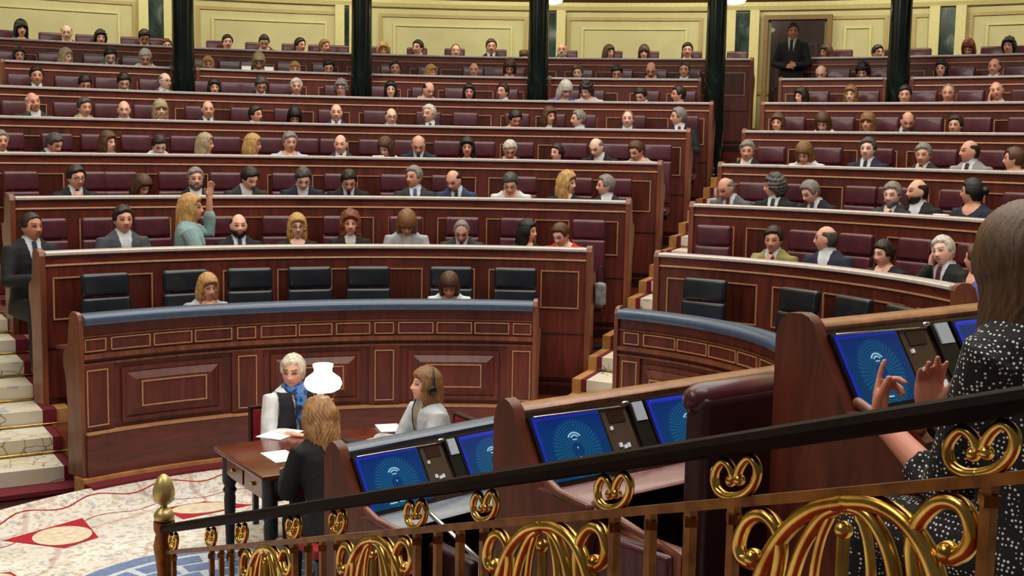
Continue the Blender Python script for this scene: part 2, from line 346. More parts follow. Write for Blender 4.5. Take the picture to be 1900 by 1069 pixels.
def hand_parts(W, f, n, side, curl=(.5, .5, .5, .5), tc=.3, sz=1.0, spread=.10, thumb=None):
    W = Vector(W); f = Vector(f).normalized(); n = Vector(n); n = (n - f * n.dot(f)).normalized(); s = f.cross(n) * side
    out = []
    V, F_ = [], []; m = 12
    for q, hw, ht in ((-.012, .018, .014), (.0, .024, .016), (.02, .031, .017), (.045, .038, .017), (.07, .040, .015), (.088, .038, .012), (.096, .03, .008)):
        for j in range(m):
            a = 2 * PI * j / m; V.append(tuple(W + (f * q + s * (math.cos(a) * hw) + n * (math.sin(a) * ht)) * sz))
    for i in range(6):
        for j in range(m): F_.append((i * m + j, i * m + (j + 1) % m, (i + 1) * m + (j + 1) % m, (i + 1) * m + j))
    F_.append(tuple(range(m))); F_.append(tuple(6 * m + j for j in reversed(range(m)))); out.append((V, F_))
    for i, (off, ln, rr) in enumerate(((.029, .070, .0090), (.010, .080, .0094), (-.010, .074, .0090), (-.028, .058, .0080))):
        p = W + (f * .080 + s * off) * sz; ang_ = 0.0; P = [p - f * .02 * sz, p]; R = [rr, rr]
        sd = (off * spread * 12)
        for q, seg in enumerate((.44, .32, .24)):
            ang_ += curl[i] * (1.0, 1.1, .7)[q]
            d = (f * math.cos(ang_) + n * math.sin(ang_) + s * sd * math.cos(ang_)).normalized()
            p = p + d * ln * seg * sz; P.append(p); R.append(rr * (.95, .88, .78)[q])
        out.append(tube(P, [r_ * sz for r_ in R], 8))
    td = thumb or (.62, .72, .25)
    b0 = W + (f * .018 + s * .022) * sz; d1 = (f * td[0] + s * td[1] + n * td[2]).normalized(); b1 = b0 + d1 * .042 * sz
    d2 = (f * (td[0] + .3) + s * (td[1] - .35 * tc) + n * (td[2] + tc * .6)).normalized(); b2 = b1 + d2 * .032 * sz; d3 = (d2 + n * tc * .4 + f * .1).normalized()
    out.append(tube([b0, b1, b2, b2 + d3 * .024 * sz], [.014 * sz, .0115 * sz, .0105 * sz, .0085 * sz], 8))
    return out
def make_spec(lean=.08, armL='down', armR='down', yaw=0, pitch=0, tilt=0, voxel=.0095, legs='sit', hip=.50, twist=0, shoulders=1.0):
    s = Body(); s.lean = lean; s.hip = hip; s.voxel = voxel; s.legs = legs; s.sh = shoulders
    s.T = lambda p: Vector((p[0], p[1] - lean * max(0, p[2] - .05), p[2] + hip))
    s.Ti = lambda p: Vector((p[0], p[1] + lean * max(0, p[2] - hip - .05), p[2] - hip))
    piv = s.T((0, .000, .578)); s.piv = piv
    R = Matrix.Rotation(math.radians(yaw), 4, 'Z') @ Matrix.Rotation(math.radians(tilt), 4, 'Y') @ Matrix.Rotation(math.radians(pitch), 4, 'X')
    s.H = Matrix.Translation(piv) @ R @ Matrix.Translation((0, -.020, .098))
    s.arms = []
    for side, a in ((1, armL), (-1, armR)):       # +1 = the person's left (local +x)
        sh = s.T((side * .168 * shoulders, .0, .485))
        if a == 'down': el, wr, f, n, c = (side * .225, -.10 - lean * .3, hip + .235), (side * .10, -.335, hip + .275), (-side * .35, -.9, -.05), (0, -.1, -1), (.35,) * 4
        elif a == 'chin':
            ch = s.H @ Vector((side * .012, -.085, -.125))
            el, f, n, c = (side * .17, -.31, hip + .285), (-side * .25, .25, .9), (-side * .5, .85, .1), (1.0, 1.0, 1.05, 1.1)
            wr = tuple(ch - Vector(f).normalized() * .085)
        elif a == 'cheek':
            ch = s.H @ Vector((side * .082, -.045, -.03))
            el, f, n, c = (side * .24, -.28, hip + .285), (-side * .05, .1, 1), (-side * 1., .25, 0), (.25, .3, .35, .4); wr = tuple(ch - Vector(f).normalized() * .075)
        else: el, wr, f, n, c = a[:5]
        s.arms.append((side, sh, Vector(el), Vector(wr), f, n, c, a[5] if len(a) == 6 and not isinstance(a, str) else {}))
    return s
def torso_vf(s, inf=0.0, zmin=-.05, bust=0.0):
    V, F_ = [], []; m = 20; rs = [r for r in RINGS if r[0] >= zmin - 1e-6]
    for h, rx, ry, yo in rs:
        rx = rx * (s.sh if h > .3 else 1.) + inf; ry = ry + inf
        for j in range(m):
            a = 2 * PI * j / m; ca, sa = math.cos(a), math.sin(a)
            x = rx * math.copysign(abs(ca) ** .85, ca); y = yo + ry * math.copysign(abs(sa) ** .85, sa)
            if bust and y < 0: y -= bust * math.exp(-((abs(x) - .075) / .05) ** 2 - ((h - .34) / .09) ** 2)
            V.append(tuple(s.T((x, y, h + (inf if h > .55 else 0)))))
    for i in range(len(rs) - 1):
        for j in range(m): F_.append((i * m + j, i * m + (j + 1) % m, (i + 1) * m + (j + 1) % m, (i + 1) * m + j))
    F_.append(tuple(range(m))); F_.append(tuple((len(rs) - 1) * m + j for j in reversed(range(m)))); return V, F_
def arm_vf(s, A, inf=0.0, end=1.0, mul=1.0):
    side, sh, el, wr = A[:4]
    m1 = sh.lerp(el, .5); m2 = el.lerp(wr, .35); e = el.lerp(wr, end)
    inn = s.T((side * .10, .0, .475))
    return tube([inn, sh, m1, el, m2, e], [.055 + inf, .058 + inf, (.048 + inf) * mul, (.042 + inf) * mul, (.038 + inf) * mul, ((.027 if end > .9 else .036) + inf) * mul], 12)
def legs_vf(s, inf=0.0):
    out = []; h = s.hip
    for side in (-1, 1):
        if s.legs == 'sit':
            P = [(side * .085, .02, h - .0), (side * .10, -.2, h + .0), (side * .11, -.42, h - .01)]; out.append(tube(P, [.085 + inf, .078 + inf, .058 + inf], 12))
            out.append(tube([(side * .11, -.42, h - .01), (side * .11, -.41, h - .24), (side * .11, -.39, .07)], [.056 + inf, .050 + inf, .036 + inf], 12))
        else:
            out.append(tube([(side * .085, .01, h), (side * .09, .0, h * .55), (side * .09, .02, .09)], [.088 + inf, .06 + inf, .04 + inf], 12))
        if inf == 0:
            fy = -.39 if s.legs == 'sit' else .02
            out.append(tube([(side * .11 if s.legs == 'sit' else side * .09, fy + .03, .04), (side * .115 if s.legs == 'sit' else side * .1, fy - .16, .035)], [.04, .036], 10))
    return out
def head_tint(p):
    x, y, z = p; r = [1., 1., 1.]
    if y < -.045:
        for sx in (-1, 1):
            if ((x - sx * .031) / .0165) ** 2 + ((z - .012) / .0085) ** 2 < 1: return (.16, .11, .10)
            if ((x - sx * .031) / .023) ** 2 + ((z - .010) / .016) ** 2 < 1: r = [.72, .64, .62]
            if abs(abs(x) - .031) < .02 and abs(z - .034 - .1 * (.03 - abs(abs(x) - .031))) < .0048: return (.30, .24, .22)
            if ((x - sx * .042) / .022) ** 2 + ((z + .025) / .02) ** 2 < 1: r = [1.08, .88, .84]
        if abs(x) < .025 and abs(z + .053) < .0075: return (.85, .45, .42)
        if abs(x) < .016 and -.036 < z < -.028: return (.6, .48, .45)
    return tuple(r)
def build_body(s, name='person', extra=None, leg_tint=(.03, .03, .035), hi=False):
    parts = [torso_vf(s)] + [arm_vf(s, A) for A in s.arms] + legs_vf(s)
    for A in s.arms: parts += hand_parts(A[3], A[4], A[5], -A[0], A[6], **A[7])
    nb = s.T((0, .012, .54)); parts.append(tube([nb, s.piv, s.H @ Vector((0, .02, -.03))], [.062, .055, .055], 14))
    hv = xform(HEAD, s.H); parts.append(hv)
    me = remesh(merge(*parts), s.voxel, 2, name)
    n = len(me.vertices); co = np.empty(n * 3); me.vertices.foreach_get('co', co); co = co.reshape(-1, 3)
    Hi = np.array(s.H.inverted()); hc = (np.c_[co, np.ones(n)] @ Hi.T)[:, :3]
    col = np.ones((n, 4), np.float32)
    col[co[:, 2] < s.hip + .05, :3] = leg_tint
    msk = np.where((np.abs(hc[:, 0]) < .1) & (hc[:, 1] < 0) & (np.abs(hc[:, 2]) < .12))[0]
    for i in msk: col[i, :3] = head_tint(hc[i])
    at = me.attributes.new('tint', 'FLOAT_COLOR', 'POINT'); at.data.foreach_set('color', col.ravel()); return me
def cut(me, s, fn):
    bm = bmesh.new(); bm.from_mesh(me); kill = [f for f in bm.faces if fn(s.Ti(f.calc_center_median()))]
    bmesh.ops.delete(bm, geom=kill, context='FACES')
    for _ in range(6): bmesh.ops.smooth_vert(bm, verts=[v for v in bm.verts if v.is_boundary], factor=.5, use_axis_x=True, use_axis_y=True, use_axis_z=True)
    bm.to_mesh(me); bm.free(); return me
def neckhole(p, r=.072, z=.535): return p.z > z and math.hypot(p.x, p.y - .012) < r
def build_jacket(s, name='jacket', v0=.28, v=True, end=.94, voxel=.011, inf=.014, mat='cloth', bust=0., extra=[]):
    me = remesh(merge(torso_vf(s, inf, -.05, bust), *[arm_vf(s, A, inf, end, 1.08) for A in s.arms], *extra), voxel, 2, name, mat)
    def fn(p):
        if neckhole(p, .074, .548): return True
        if v and p.y < .0 and p.z > v0 and abs(p.x) < .054 * (p.z - v0) / (.56 - v0) + .003: return True
        if not v and p.y < .02 and p.z > .48 and math.hypot(p.x, (p.z - .60) * .8) < .09: return True
        return False
    return cut(me, s, fn)
def build_shirt(s, name='shirt'):
    me = remesh(merge(torso_vf(s, .007), tube([s.T((0, .012, .555)), s.T((0, .004, .615))], [.068, .064], 14)), .010, 1, name, 'cloth')
    return cut(me, s, lambda p: p.z < .10 or (p.z < .54 and (p.y > .03 or abs(p.x) > .13)) or p.z > .612)
def build_tie(s, name='tie'):
    V, F_ = [], []
    for h, w in ((.565, .014), (.545, .02), (.52, .018), (.40, .026), (.25, .034), (.12, .038)):
        r = ring_at(h); y = r[3] - r[2] - .021
        for dx, dy in ((-w, 0), (w, 0), (w, .008), (-w, .008)): V.append(tuple(s.T((dx, y + dy, h))))
    for i in range(5):
        for j in range(4): F_.append((i * 4 + j, i * 4 + (j + 1) % 4, i * 4 + 4 + (j + 1) % 4, i * 4 + 4 + j))
    F_ += [(0, 1, 2, 3), (23, 22, 21, 20)]
    return mesh(name, V, F_, 'cloth')
def build_trousers(s, name='trousers'):
    me = remesh(merge(*legs_vf(s, .012), torso_vf(s, .010)), .014, 2, name, 'cloth')
    return cut(me, s, lambda p: p.z > .10)
# ---- hair: in head-local coordinates
def hair_mesh(kind, voxel=.007, name='hair'):
    spec = dict(short=(.017, .60, -.04, -.55, 0), thin=(.009, .84, -.02, -.5, 0), bald=(.009, 1.6, .30, -.5, 0), crop=(.010, .62, .0, -.5, 0), curly=(.034, .46, -.25, -.75, 0),
                bob=(.030, .44, -.9, -1.2, .13), fringe=(.030, .22, -.9, -1.2, .13), long=(.026, .50, -1., -1.3, .25), vlong=(.028, .50, -1., -1.3, .46), beard=(0, 0, 0, 0, 0), wavy=(.040, .46, -.9, -1.2, .17), tied=(.016, .52, -.1, -.6, 0))[kind]
    t, zf, zs, zb, L = spec; V, F_ = usphere(44, 32); W = []
    sm = lambda x: max(0., min(1., x)) ** 2 * (3 - 2 * max(0., min(1., x)))
    for d in V:
        X, Y, Z = head_surf(d); az = abs(math.atan2(d[0], -d[1]))      # 0 = front
        if kind == 'beard':
            m = sm((-.22 - d[2] - .25 * max(0, .9 - az) * (abs(d[0]) < .0)) / .12) * sm((1.75 - az) / .25)
            if az < .35 and -.5 < d[2] < -.38: m *= .2
            th = .012
        else:
            e0, e1 = (.88, 1.2) if kind in ('short', 'crop', 'tied', 'thin') else (.75, 1.25)
            if az < e0: line = zf + .05 * math.cos(az * 4) + (.10 * d[0] if kind == 'short' else 0)
            elif az < e1: line = zf + (zs - zf) * sm((az - e0) / (e1 - e0))
            elif az < 1.9: line = zs + (max(zs, .05 if L == 0 else zs) - zs) * 0 + (zb - zs) * sm((az - 1.45) / .5)
            else: line = zb
            m = sm((d[2] - line) / .14 + .5); th = t
            if kind in ('bald',) and (d[2] > .62 or az < 1.15): m = 0
            if kind == 'curly': th *= 1 + .25 * math.sin(d[0] * 23 + 2) * math.sin(d[1] * 19) + .2 * math.sin(d[2] * 27 + d[0] * 9)
            if kind == 'wavy': th *= 1 + .18 * math.sin(d[0] * 9 + 3 * d[2]) * math.sin(d[1] * 8 + 2)
            if kind == 'short': th *= .45 + .85 * sm((d[2] + .2) / .8) + .12 * math.sin(d[0] * 11 + 1) * math.sin(d[1] * 9)
            if kind in ('fringe', 'bob', 'long', 'tied') and d[2] > .5: th *= 1.15
        o = -.012 + (th + .012) * m
        n = Vector(d); W.append((X + n.x * o, Y + n.y * o, Z + n.z * o))
    parts = [(W, F_)]
    if L:
        V2, F2 = [], []; na, nz_ = 26, 8
        a0 = 1.05 if kind != 'wavy' else .95
        for k in range(nz_ + 1):
            q = k / nz_; z = .03 - (L + .10) * q
            for lay in (0, 1):
                for j in range(na + 1):
                    a = a0 + (2 * PI - 2 * a0) * j / na
                    rx, ry = (.096, .112) if lay == 0 else (.074, .085)
                    fl = 1 + (.18 if kind in ('wavy', 'bob', 'fringe') else .02) * math.sin(min(1, q * 1.1) * PI) - (.10 * q if kind in ('bob', 'fringe') else -.20 * q if kind == 'vlong' else 0)
                    w = 1 + (.04 * math.sin(j * 1.3 + k * .9) if kind == 'wavy' else .015 * math.sin(j * 2.4)) * (lay == 0)
                    yb = .012 + (.03 * q if L > .2 else 0.01 * q)
                    V2.append((math.sin(a) * rx * fl * w, -math.cos(a) * ry * fl * w + yb, z + (0.02 * math.sin(j * 2.1) * q)))
        st = (na + 1)
        for k in range(nz_):
            for j in range(na):
                o_ = k * 2 * st + j; F2.append((o_, o_ + 1, o_ + 2 * st + 1, o_ + 2 * st)); i_ = o_ + st; F2.append((i_ + 1, i_, i_ + 2 * st, i_ + 2 * st + 1))
            for j in (0, na):
                o_ = k * 2 * st + j; F2.append((o_, o_ + st, o_ + 3 * st, o_ + 2 * st))
        for k in (0, nz_):
            for j in range(na):
                o_ = k * 2 * st + j; F2.append((o_, o_ + 1, o_ + st + 1, o_ + st))
        parts.append((V2, F2))
    if kind == 'tied': parts.append(ellipsoid((0, .118, .02), (.035, .035, .035)))
    me = remesh(merge(*parts), voxel, 2, name, 'hair')
    n = len(me.vertices); co = np.empty(n * 3); me.vertices.foreach_get('co', co); co = co.reshape(-1, 3); no = np.empty(n * 3); me.vertices.foreach_get('normal', no); no = no.reshape(-1, 3)
    az = np.arctan2(co[:, 0], -co[:, 1]); amp = .0012 if kind == 'vlong' else .0035 if kind in ('bob', 'long', 'vlong', 'wavy', 'fringe') else .0025
    co += no * (amp * np.sin(az * 34 + 6 * np.sin(co[:, 2] * 30)))[:, None] * (1 if kind != 'beard' else .5)
    me.vertices.foreach_set('co', co.ravel()); me.update(); return me
HAIR = {}
def hair(kind):
    if kind not in HAIR: HAIR[kind] = hair_mesh(kind)
    return HAIR[kind]
def glasses_mesh():
    ps = []
    for sx in (-1, 1):
        ps.append(tube([(sx * .032 + .024 * math.cos(a), -.108, .010 + .019 * math.sin(a)) for a in [2 * PI * i / 14 for i in range(14)] + [0.01]], .0028, 6, False))
        ps.append(tube([(sx * .056, -.106, .015), (sx * .080, -.05, .016), (sx * .081, .0, .012)], .0026, 6))
    ps.append(tube([(-.009, -.109, .014), (.009, -.109, .014)], .0026, 6)); V, F_ = merge(*ps); return mesh('glasses', V, F_, 'black_plastic', True)
GLASSES = glasses_mesh()
# ---- prototypes
POSE = dict(u=dict(), l=dict(yaw=-38), r=dict(yaw=38), d=dict(pitch=34, lean=.26), dl=dict(pitch=28, yaw=-28, lean=.26), dr=dict(pitch=28, yaw=28, lean=.26),
            pl=dict(yaw=-72), pr=dict(yaw=72), cr=dict(armR='chin', yaw=8, pitch=8, lean=.2), cl=dict(armL='chin', yaw=-8, pitch=8, lean=.2),
            hr=dict(armR='cheek', tilt=-12, yaw=10, lean=.2), hl=dict(armL='cheek', tilt=12, yaw=-10, lean=.2))
PROTO, GARM = {}, {}
def proto(p):
    if p not in PROTO:
        s = make_spec(**POSE[p]); me = build_body(s); PROTO[p] = (s, me, (s.H @ Vector((0, .02, .13))).z)
    return PROTO[p]
def garment(p, kind):
    g = {'u': 'u', 'l': 'u', 'r': 'u', 'pl': 'u', 'pr': 'u', 'd': 'd', 'dl': 'd', 'dr': 'd'}.get(p, p)
    if (g, kind) not in GARM:
        s = proto(g)[0]
        GARM[(g, kind)] = dict(jacket=lambda: build_jacket(s), top=lambda: build_jacket(s, 'blouse', v=False, bust=.02), shirt=lambda: build_shirt(s), tie=lambda: build_tie(s), cardigan=lambda: build_jacket(s, 'jacket', v0=.34, bust=.015))[kind]()
    return GARM[(g, kind)]
HC = dict(black='120e0e', dark='2a1e1a', brown='5a3a26', auburn='7a4026', lbrown='8a6238', blond='c49a5c', grey='85807c', white='cfcac2', dgrey='4a4644', red='8a3e24', gblond='b0a07c', gold='a87e50')
HN = dict(black='black-haired', dark='dark-haired', brown='brown-haired', auburn='auburn-haired', lbrown='light-brown-haired', blond='blonde', grey='grey-haired', white='white-haired', dgrey='dark-grey-haired', red='reddish-haired', gblond='ash-blonde')
CC = dict(dark=('101116', 'dark suit'), navy=('1a2238', 'navy suit'), blue=('2c3e5e', 'blue suit'), grey=('5a5e66', 'grey suit'), lgrey=('93948e', 'light-grey jacket'), beige=('a39a80', 'beige jacket'), white=('d9dce0', 'white top'), black=('08080a', 'black top'),
          red=('cf2a26', 'red jacket'), dred=('7a1c24', 'dark-red jacket'), pink=('b8687c', 'pink top'), lblue=('b4c8dc', 'pale-blue shirt'), purple=('6c66a8', 'purple jacket'), teal=('2a8a9a', 'teal top'), olive=('8e8a52', 'olive jacket'), charcoal=('2e3134', 'charcoal jacket'), brown=('4e3a2c', 'brown jacket'), pinkish=('c8a494', 'pinkish shirt'), whitej=('cfd4d6', 'white jacket'), denim=('454c52', 'grey denim jacket'), silver=('a8aeb4', 'silvery-white top'))
SK = ['e2aa92', 'eab69e', 'd89c84', 'eec2ac', 'dca48c']
PN = dict(u='', l='facing left', r='facing right', d='looking down', dl='looking down-left', dr='looking down-right', pl='in left profile', pr='in right profile', cr='chin propped', cl='chin propped', hr='hand at cheek', hl='hand at cheek')
def nwords(s): return len(s.replace('-', ' ').replace(',', ' ').split())
def dress(o, s, p, gk, gc, tie=None):
    col = CC[gc][0]
    if gk == 'suit':
        obj('jacket', garment(p, 'jacket'), o, color=col); obj('shirt', garment(p, 'shirt'), o, color='d4d8de' if gc != 'beige' else 'cfc8b0')
        if tie: obj('tie', garment(p, 'tie'), o, color=tie)
    elif gk == 'cardi': obj('jacket', garment(p, 'cardigan'), o, color=col); obj('blouse', garment(p, 'shirt'), o, color=tie or 'c9c4bc')
    else: obj('blouse', garment(p, 'top'), o, color=col)
def put_hair(o, H, kind, col, beard=None, glasses=False):
    if kind:
        h = obj('hair', hair(kind), o, color=HC[col]); h.matrix_local = H.copy()
    if beard: b_ = obj('beard', hair('beard'), o, color=HC[beard]); b_.matrix_local = H.copy()
    if glasses: g_ = obj('glasses', GLASSES, o); g_.matrix_local = H.copy()
# ------------------------------------------------------------------ room shell
RW = rad(LB, 8.45)
fl = [at_z(-400, 760, 0), at_z(2500, 760, 0)]
struct('floor', ([(-22, -3, -.02), (22, -3, -.02), (22, 26, -.02), (-22, 26, -.02)], [(0, 1, 2, 3)]), 'wood_dark')
# right-block outline used for tiers: angles from px
LEFT_PX = {0: 150, 1: 81, 2: 26, 3: -60, 4: -60, 5: -60, 6: -60, 7: -60}
RIGHT_PX = {0: 990, 1: 1089, 2: 1162, 3: 1221, 4: 1274, 5: 1317, 6: 1392, 7: 1392}
RB_L = {0: 1150, 1: 1225, 2: 1289, 3: 1341, 4: 1385, 5: 1420, 6: 1452, 7: 1481}
RB_R = {0: 1560, 1: 1772, 2: 1990, 3: 1990, 4: 1990, 5: 1990, 6: 1990, 7: 1990}
A0L = {n: ang(LB, rad(LB, n), LEFT_PX[n], ztop(n)) for n in range(8)}; A1L = {n: ang(LB, rad(LB, n), RIGHT_PX[n], ztop(n)) for n in range(8)}
A0R = {n: ang(RB, rad(RB, n), RB_L[n], ztop(n)) for n in range(8)}; A1R = {n: ang(RB, rad(RB, n), RB_R[n], ztop(n)) for n in range(8)}
def tier(b, n, A0, A1):
    m = min(n + 1, 7); r0, r1 = rad(b, n) + .055, rad(b, n + 1) + (.05 if n < 7 else .9); z1 = zfl(n); z0 = z1 - .45; N = 40
    pts = [pt(b, r0, A0[n] + (A1[n] - A0[n]) * i / N, z0) for i in range(N + 1)] + [pt(b, r1, A1[m] + (A0[m] - A1[m]) * i / N, z0) for i in range(N + 1)]
    k = len(pts); V = [tuple(p) for p in pts] + [(p.x, p.y, z1) for p in pts]
    F_ = [(i, i + 1, k + i + 1, k + i) for i in range(k - 1)] + [(k - 1, 0, k, 2 * k - 1)]
    for i in range(N): F_ += [(k + i, k + i + 1, 2 * k - 2 - i, 2 * k - 1 - i)]
    struct('floor_tier', (V, F_), 'wood_plinth')
for n in range(8):
    tier(LB, n, A0L, A1L); tier(RB, n, A0R, A1R)
# wooden foot strip and burgundy border at the front bench
ZB = .125; ZC = .09
struct('floor_step', sweep(LB, rect(rad(LB, 0) - .075, rad(LB, 0) + .06, -.01, ZB), A0L[0] - .012, A1L[0] + .012), 'wood_light')
struct('floor_step', sweep(LB, rect(rad(LB, 0) - .20, rad(LB, 0) - .07, -.01, ZC + .008), A0L[0] - .012, A1L[0] + .02), 'burgundy')
_q = [at_z(x, y, .02) for x, y in ((-260, 958), (0, 922), (158, 902), (160, 880), (-260, 880))]
struct('floor_step', extrude([(p.x, p.y, -.012) for p in _q], (0, 0, .032)), 'burgundy')
# ---- back wall, cream panels, niches
aw = lambda px, y=40: ang(LB, RW, px, at_y(px, y, 19).z)
zw0, zcor = zfl(7), 4.60
wl, wr = aw(-120), aw(2020)
struct('wall_back', sweep(LB, rect(RW, RW + .2, -.02, 5.0), -1.55, 1.55, 120), 'cream')
struct('ceiling', sweep(LB, rect(rad(LB, 5.6), RW + .25, 4.98, 5.1), -1.55, 1.55, 120), 'soffit')
struct('wall_upper', sweep(LB, rect(rad(LB, 5.55), rad(LB, 5.65), 4.98, 11.2), -1.55, 1.55, 120), 'cream')
struct('ceiling.001', ([(-22, -3, 11.2), (22, -3, 11.2), (22, 26, 11.2), (-22, 26, 11.2)], [(0, 1, 2, 3)]), 'ceiling')
ti = 1
def trim(vf, mat='cream_trim'):
    global ti
    o = struct('trim_%d' % ti, vf, mat); ti += 1; return o
trim(sweep(LB, [(RW - .10, 4.60), (RW + .02, 4.60), (RW + .02, 4.72), (RW - .14, 4.72), (RW - .14, 4.66)], wl, wr, 60), 'cream_trim')
trim(sweep(LB, [(RW - .22, 4.78), (RW + .02, 4.72), (RW + .02, 4.99), (RW - .30, 4.99)], wl, wr, 60), 'trim_brown')
trim(sweep(LB, rect(RW - .03, RW + .02, zw0 + .55, zw0 + .60), wl, wr, 60), 'trim_gold')
def frame_vf(b, R, a0, a1, z0, z1, w, d):
    wa = w / R
    return merge(sweep(b, rect(R - d, R + .004, z1 - w, z1), a0, a1), sweep(b, rect(R - d, R + .004, z0, z0 + w), a0, a1),
                 sweep(b, rect(R - d, R + .004, z0 + w, z1 - w), a0, a0 + wa, 1), sweep(b, rect(R - d, R + .004, z0 + w, z1 - w), a1 - wa, a1, 1))
for x0, x1 in ((-70, 252), (364, 634), (703, 978), (1052, 1304), (1538, 1648), (1694, 1730), (1800, 1990)):
    a0, a1 = aw(x0), aw(x1)
    trim(frame_vf(LB, RW, a0, a1, zw0 + .72, 4.50, .05, .035), 'trim_gold')
    if x1 - x0 > 60: trim(frame_vf(LB, RW, a0 + .016, a1 - .016, zw0 + .94, 4.34, .035, .03), 'cream_trim')
for x0, x1 in ((265, 312), (630, 656), (1010, 1041), (1357, 1401), (1736, 1785)):
    a0, a1 = aw(x0), aw(x1)
    trim(sweep(LB, rect(RW - .05, RW + .01, zw0 - .2, 4.57), a0, a1, 2), 'marble_wall_lit')
    for a in (a0, a1): trim(sweep(LB, rect(RW - .12, RW + .01, zw0 - .4, 4.60), a - .005, a + .005, 1), 'cream_trim')
# ---- door with usher behind the top row
ad0, ad1 = aw(1432), aw(1531)
d = struct('door_1', sweep(LB, rect(RW - .06, RW + .01, zw0 - .6, 4.45), ad0, ad1, 4), 'door_wood')
am = (ad0 + ad1) / 2
for q, (u0, u1) in enumerate(((ad0 + .006, am - .004), (am + .004, ad1 - .006))):
    for z0, z1 in ((zw0 - .3, zw0 + .55), (zw0 + .65, zw0 + 1.35)):
        struct('door_panel', frame_vf(LB, RW - .06, u0, u1, z0, z1, .05, .03), 'wood_dark', parent=d)
struct('door_handle', tube([pt(LB, RW - .1, am + .006, zw0 + .3), pt(LB, RW - .1, am + .006, zw0 + .6)], .02), 'brass', True, parent=d)
struct('door_light', sweep(LB, rect(RW - .075, RW - .055, zw0 + 1.0, zw0 + 1.25), ad0 + .012, am - .006, 2), 'chrome', parent=d)
trim(frame_vf(LB, RW, ad0 - .008, ad1 + .008, zw0 - .6, 4.52, .07, .12), 'trim_brown')
# ---- gallery ceiling lamps
for px, nm in ((1022, 'round white ceiling lamp beside the third green column'), (1362, 'round white ceiling lamp beside the fourth green column')):
    p = at_y(px, 1, 17.6)
    o = empty('ceiling_lamp', (p.x, p.y, 4.98)); tag(o, nm, 'ceiling lamp', 'gallery ceiling lamps')
    zz = p.z - 4.98
    wpart(o, 'canopy', lathe([(.05, 0), (.05, -.02), (.015, -.03), (.015, zz + .05)], 14, o.location), 'brass', True, sharp=40)
    wpart(o, 'glass_shade', lathe([(.015, zz + .05), (.10, zz + .045), (.17, zz + .01), (.15, zz - .03), (.06, zz - .05)], 20, o.location), 'lamp_light', True)
# ---- green columns
CORD = ['leftmost', 'second from left', 'middle', 'fourth from left', 'rightmost']
COLS = []
for i, (px, w) in enumerate(((340, 38), (671, 36), (998.5, 36), (1327.5, 35), (1668, 38))):
    b = LB if i < 4 else LB
    R = rad(LB, 5.80); a = ang(LB, R, px, 3.6); p = pt(b, R, a); r = w / 2 * p.y / F_PX
    zb = zfl(5) + .0
    o = empty('column', (p.x, p.y, zb)); COLS.append((p, r)); h = 4.98 - zb
    wpart(o, 'shaft', lathe([(r * 1.13, .16), (r * 1.10, .5), (r * 1.0, h - .3), (r * .98, h)], 28, (p.x, p.y, zb)), 'marble', True, sharp=40)
    wpart(o, 'base', lathe([(r * 1.32, 0), (r * 1.32, .06), (r * 1.22, .075), (r * 1.28, .11), (r * 1.14, .16)], 28, (p.x, p.y, zb)), 'marble', True, sharp=40)
    tag(o, 'dark green marble column among the upper rows, %s of the five' % CORD[i], 'column', 'green marble columns')
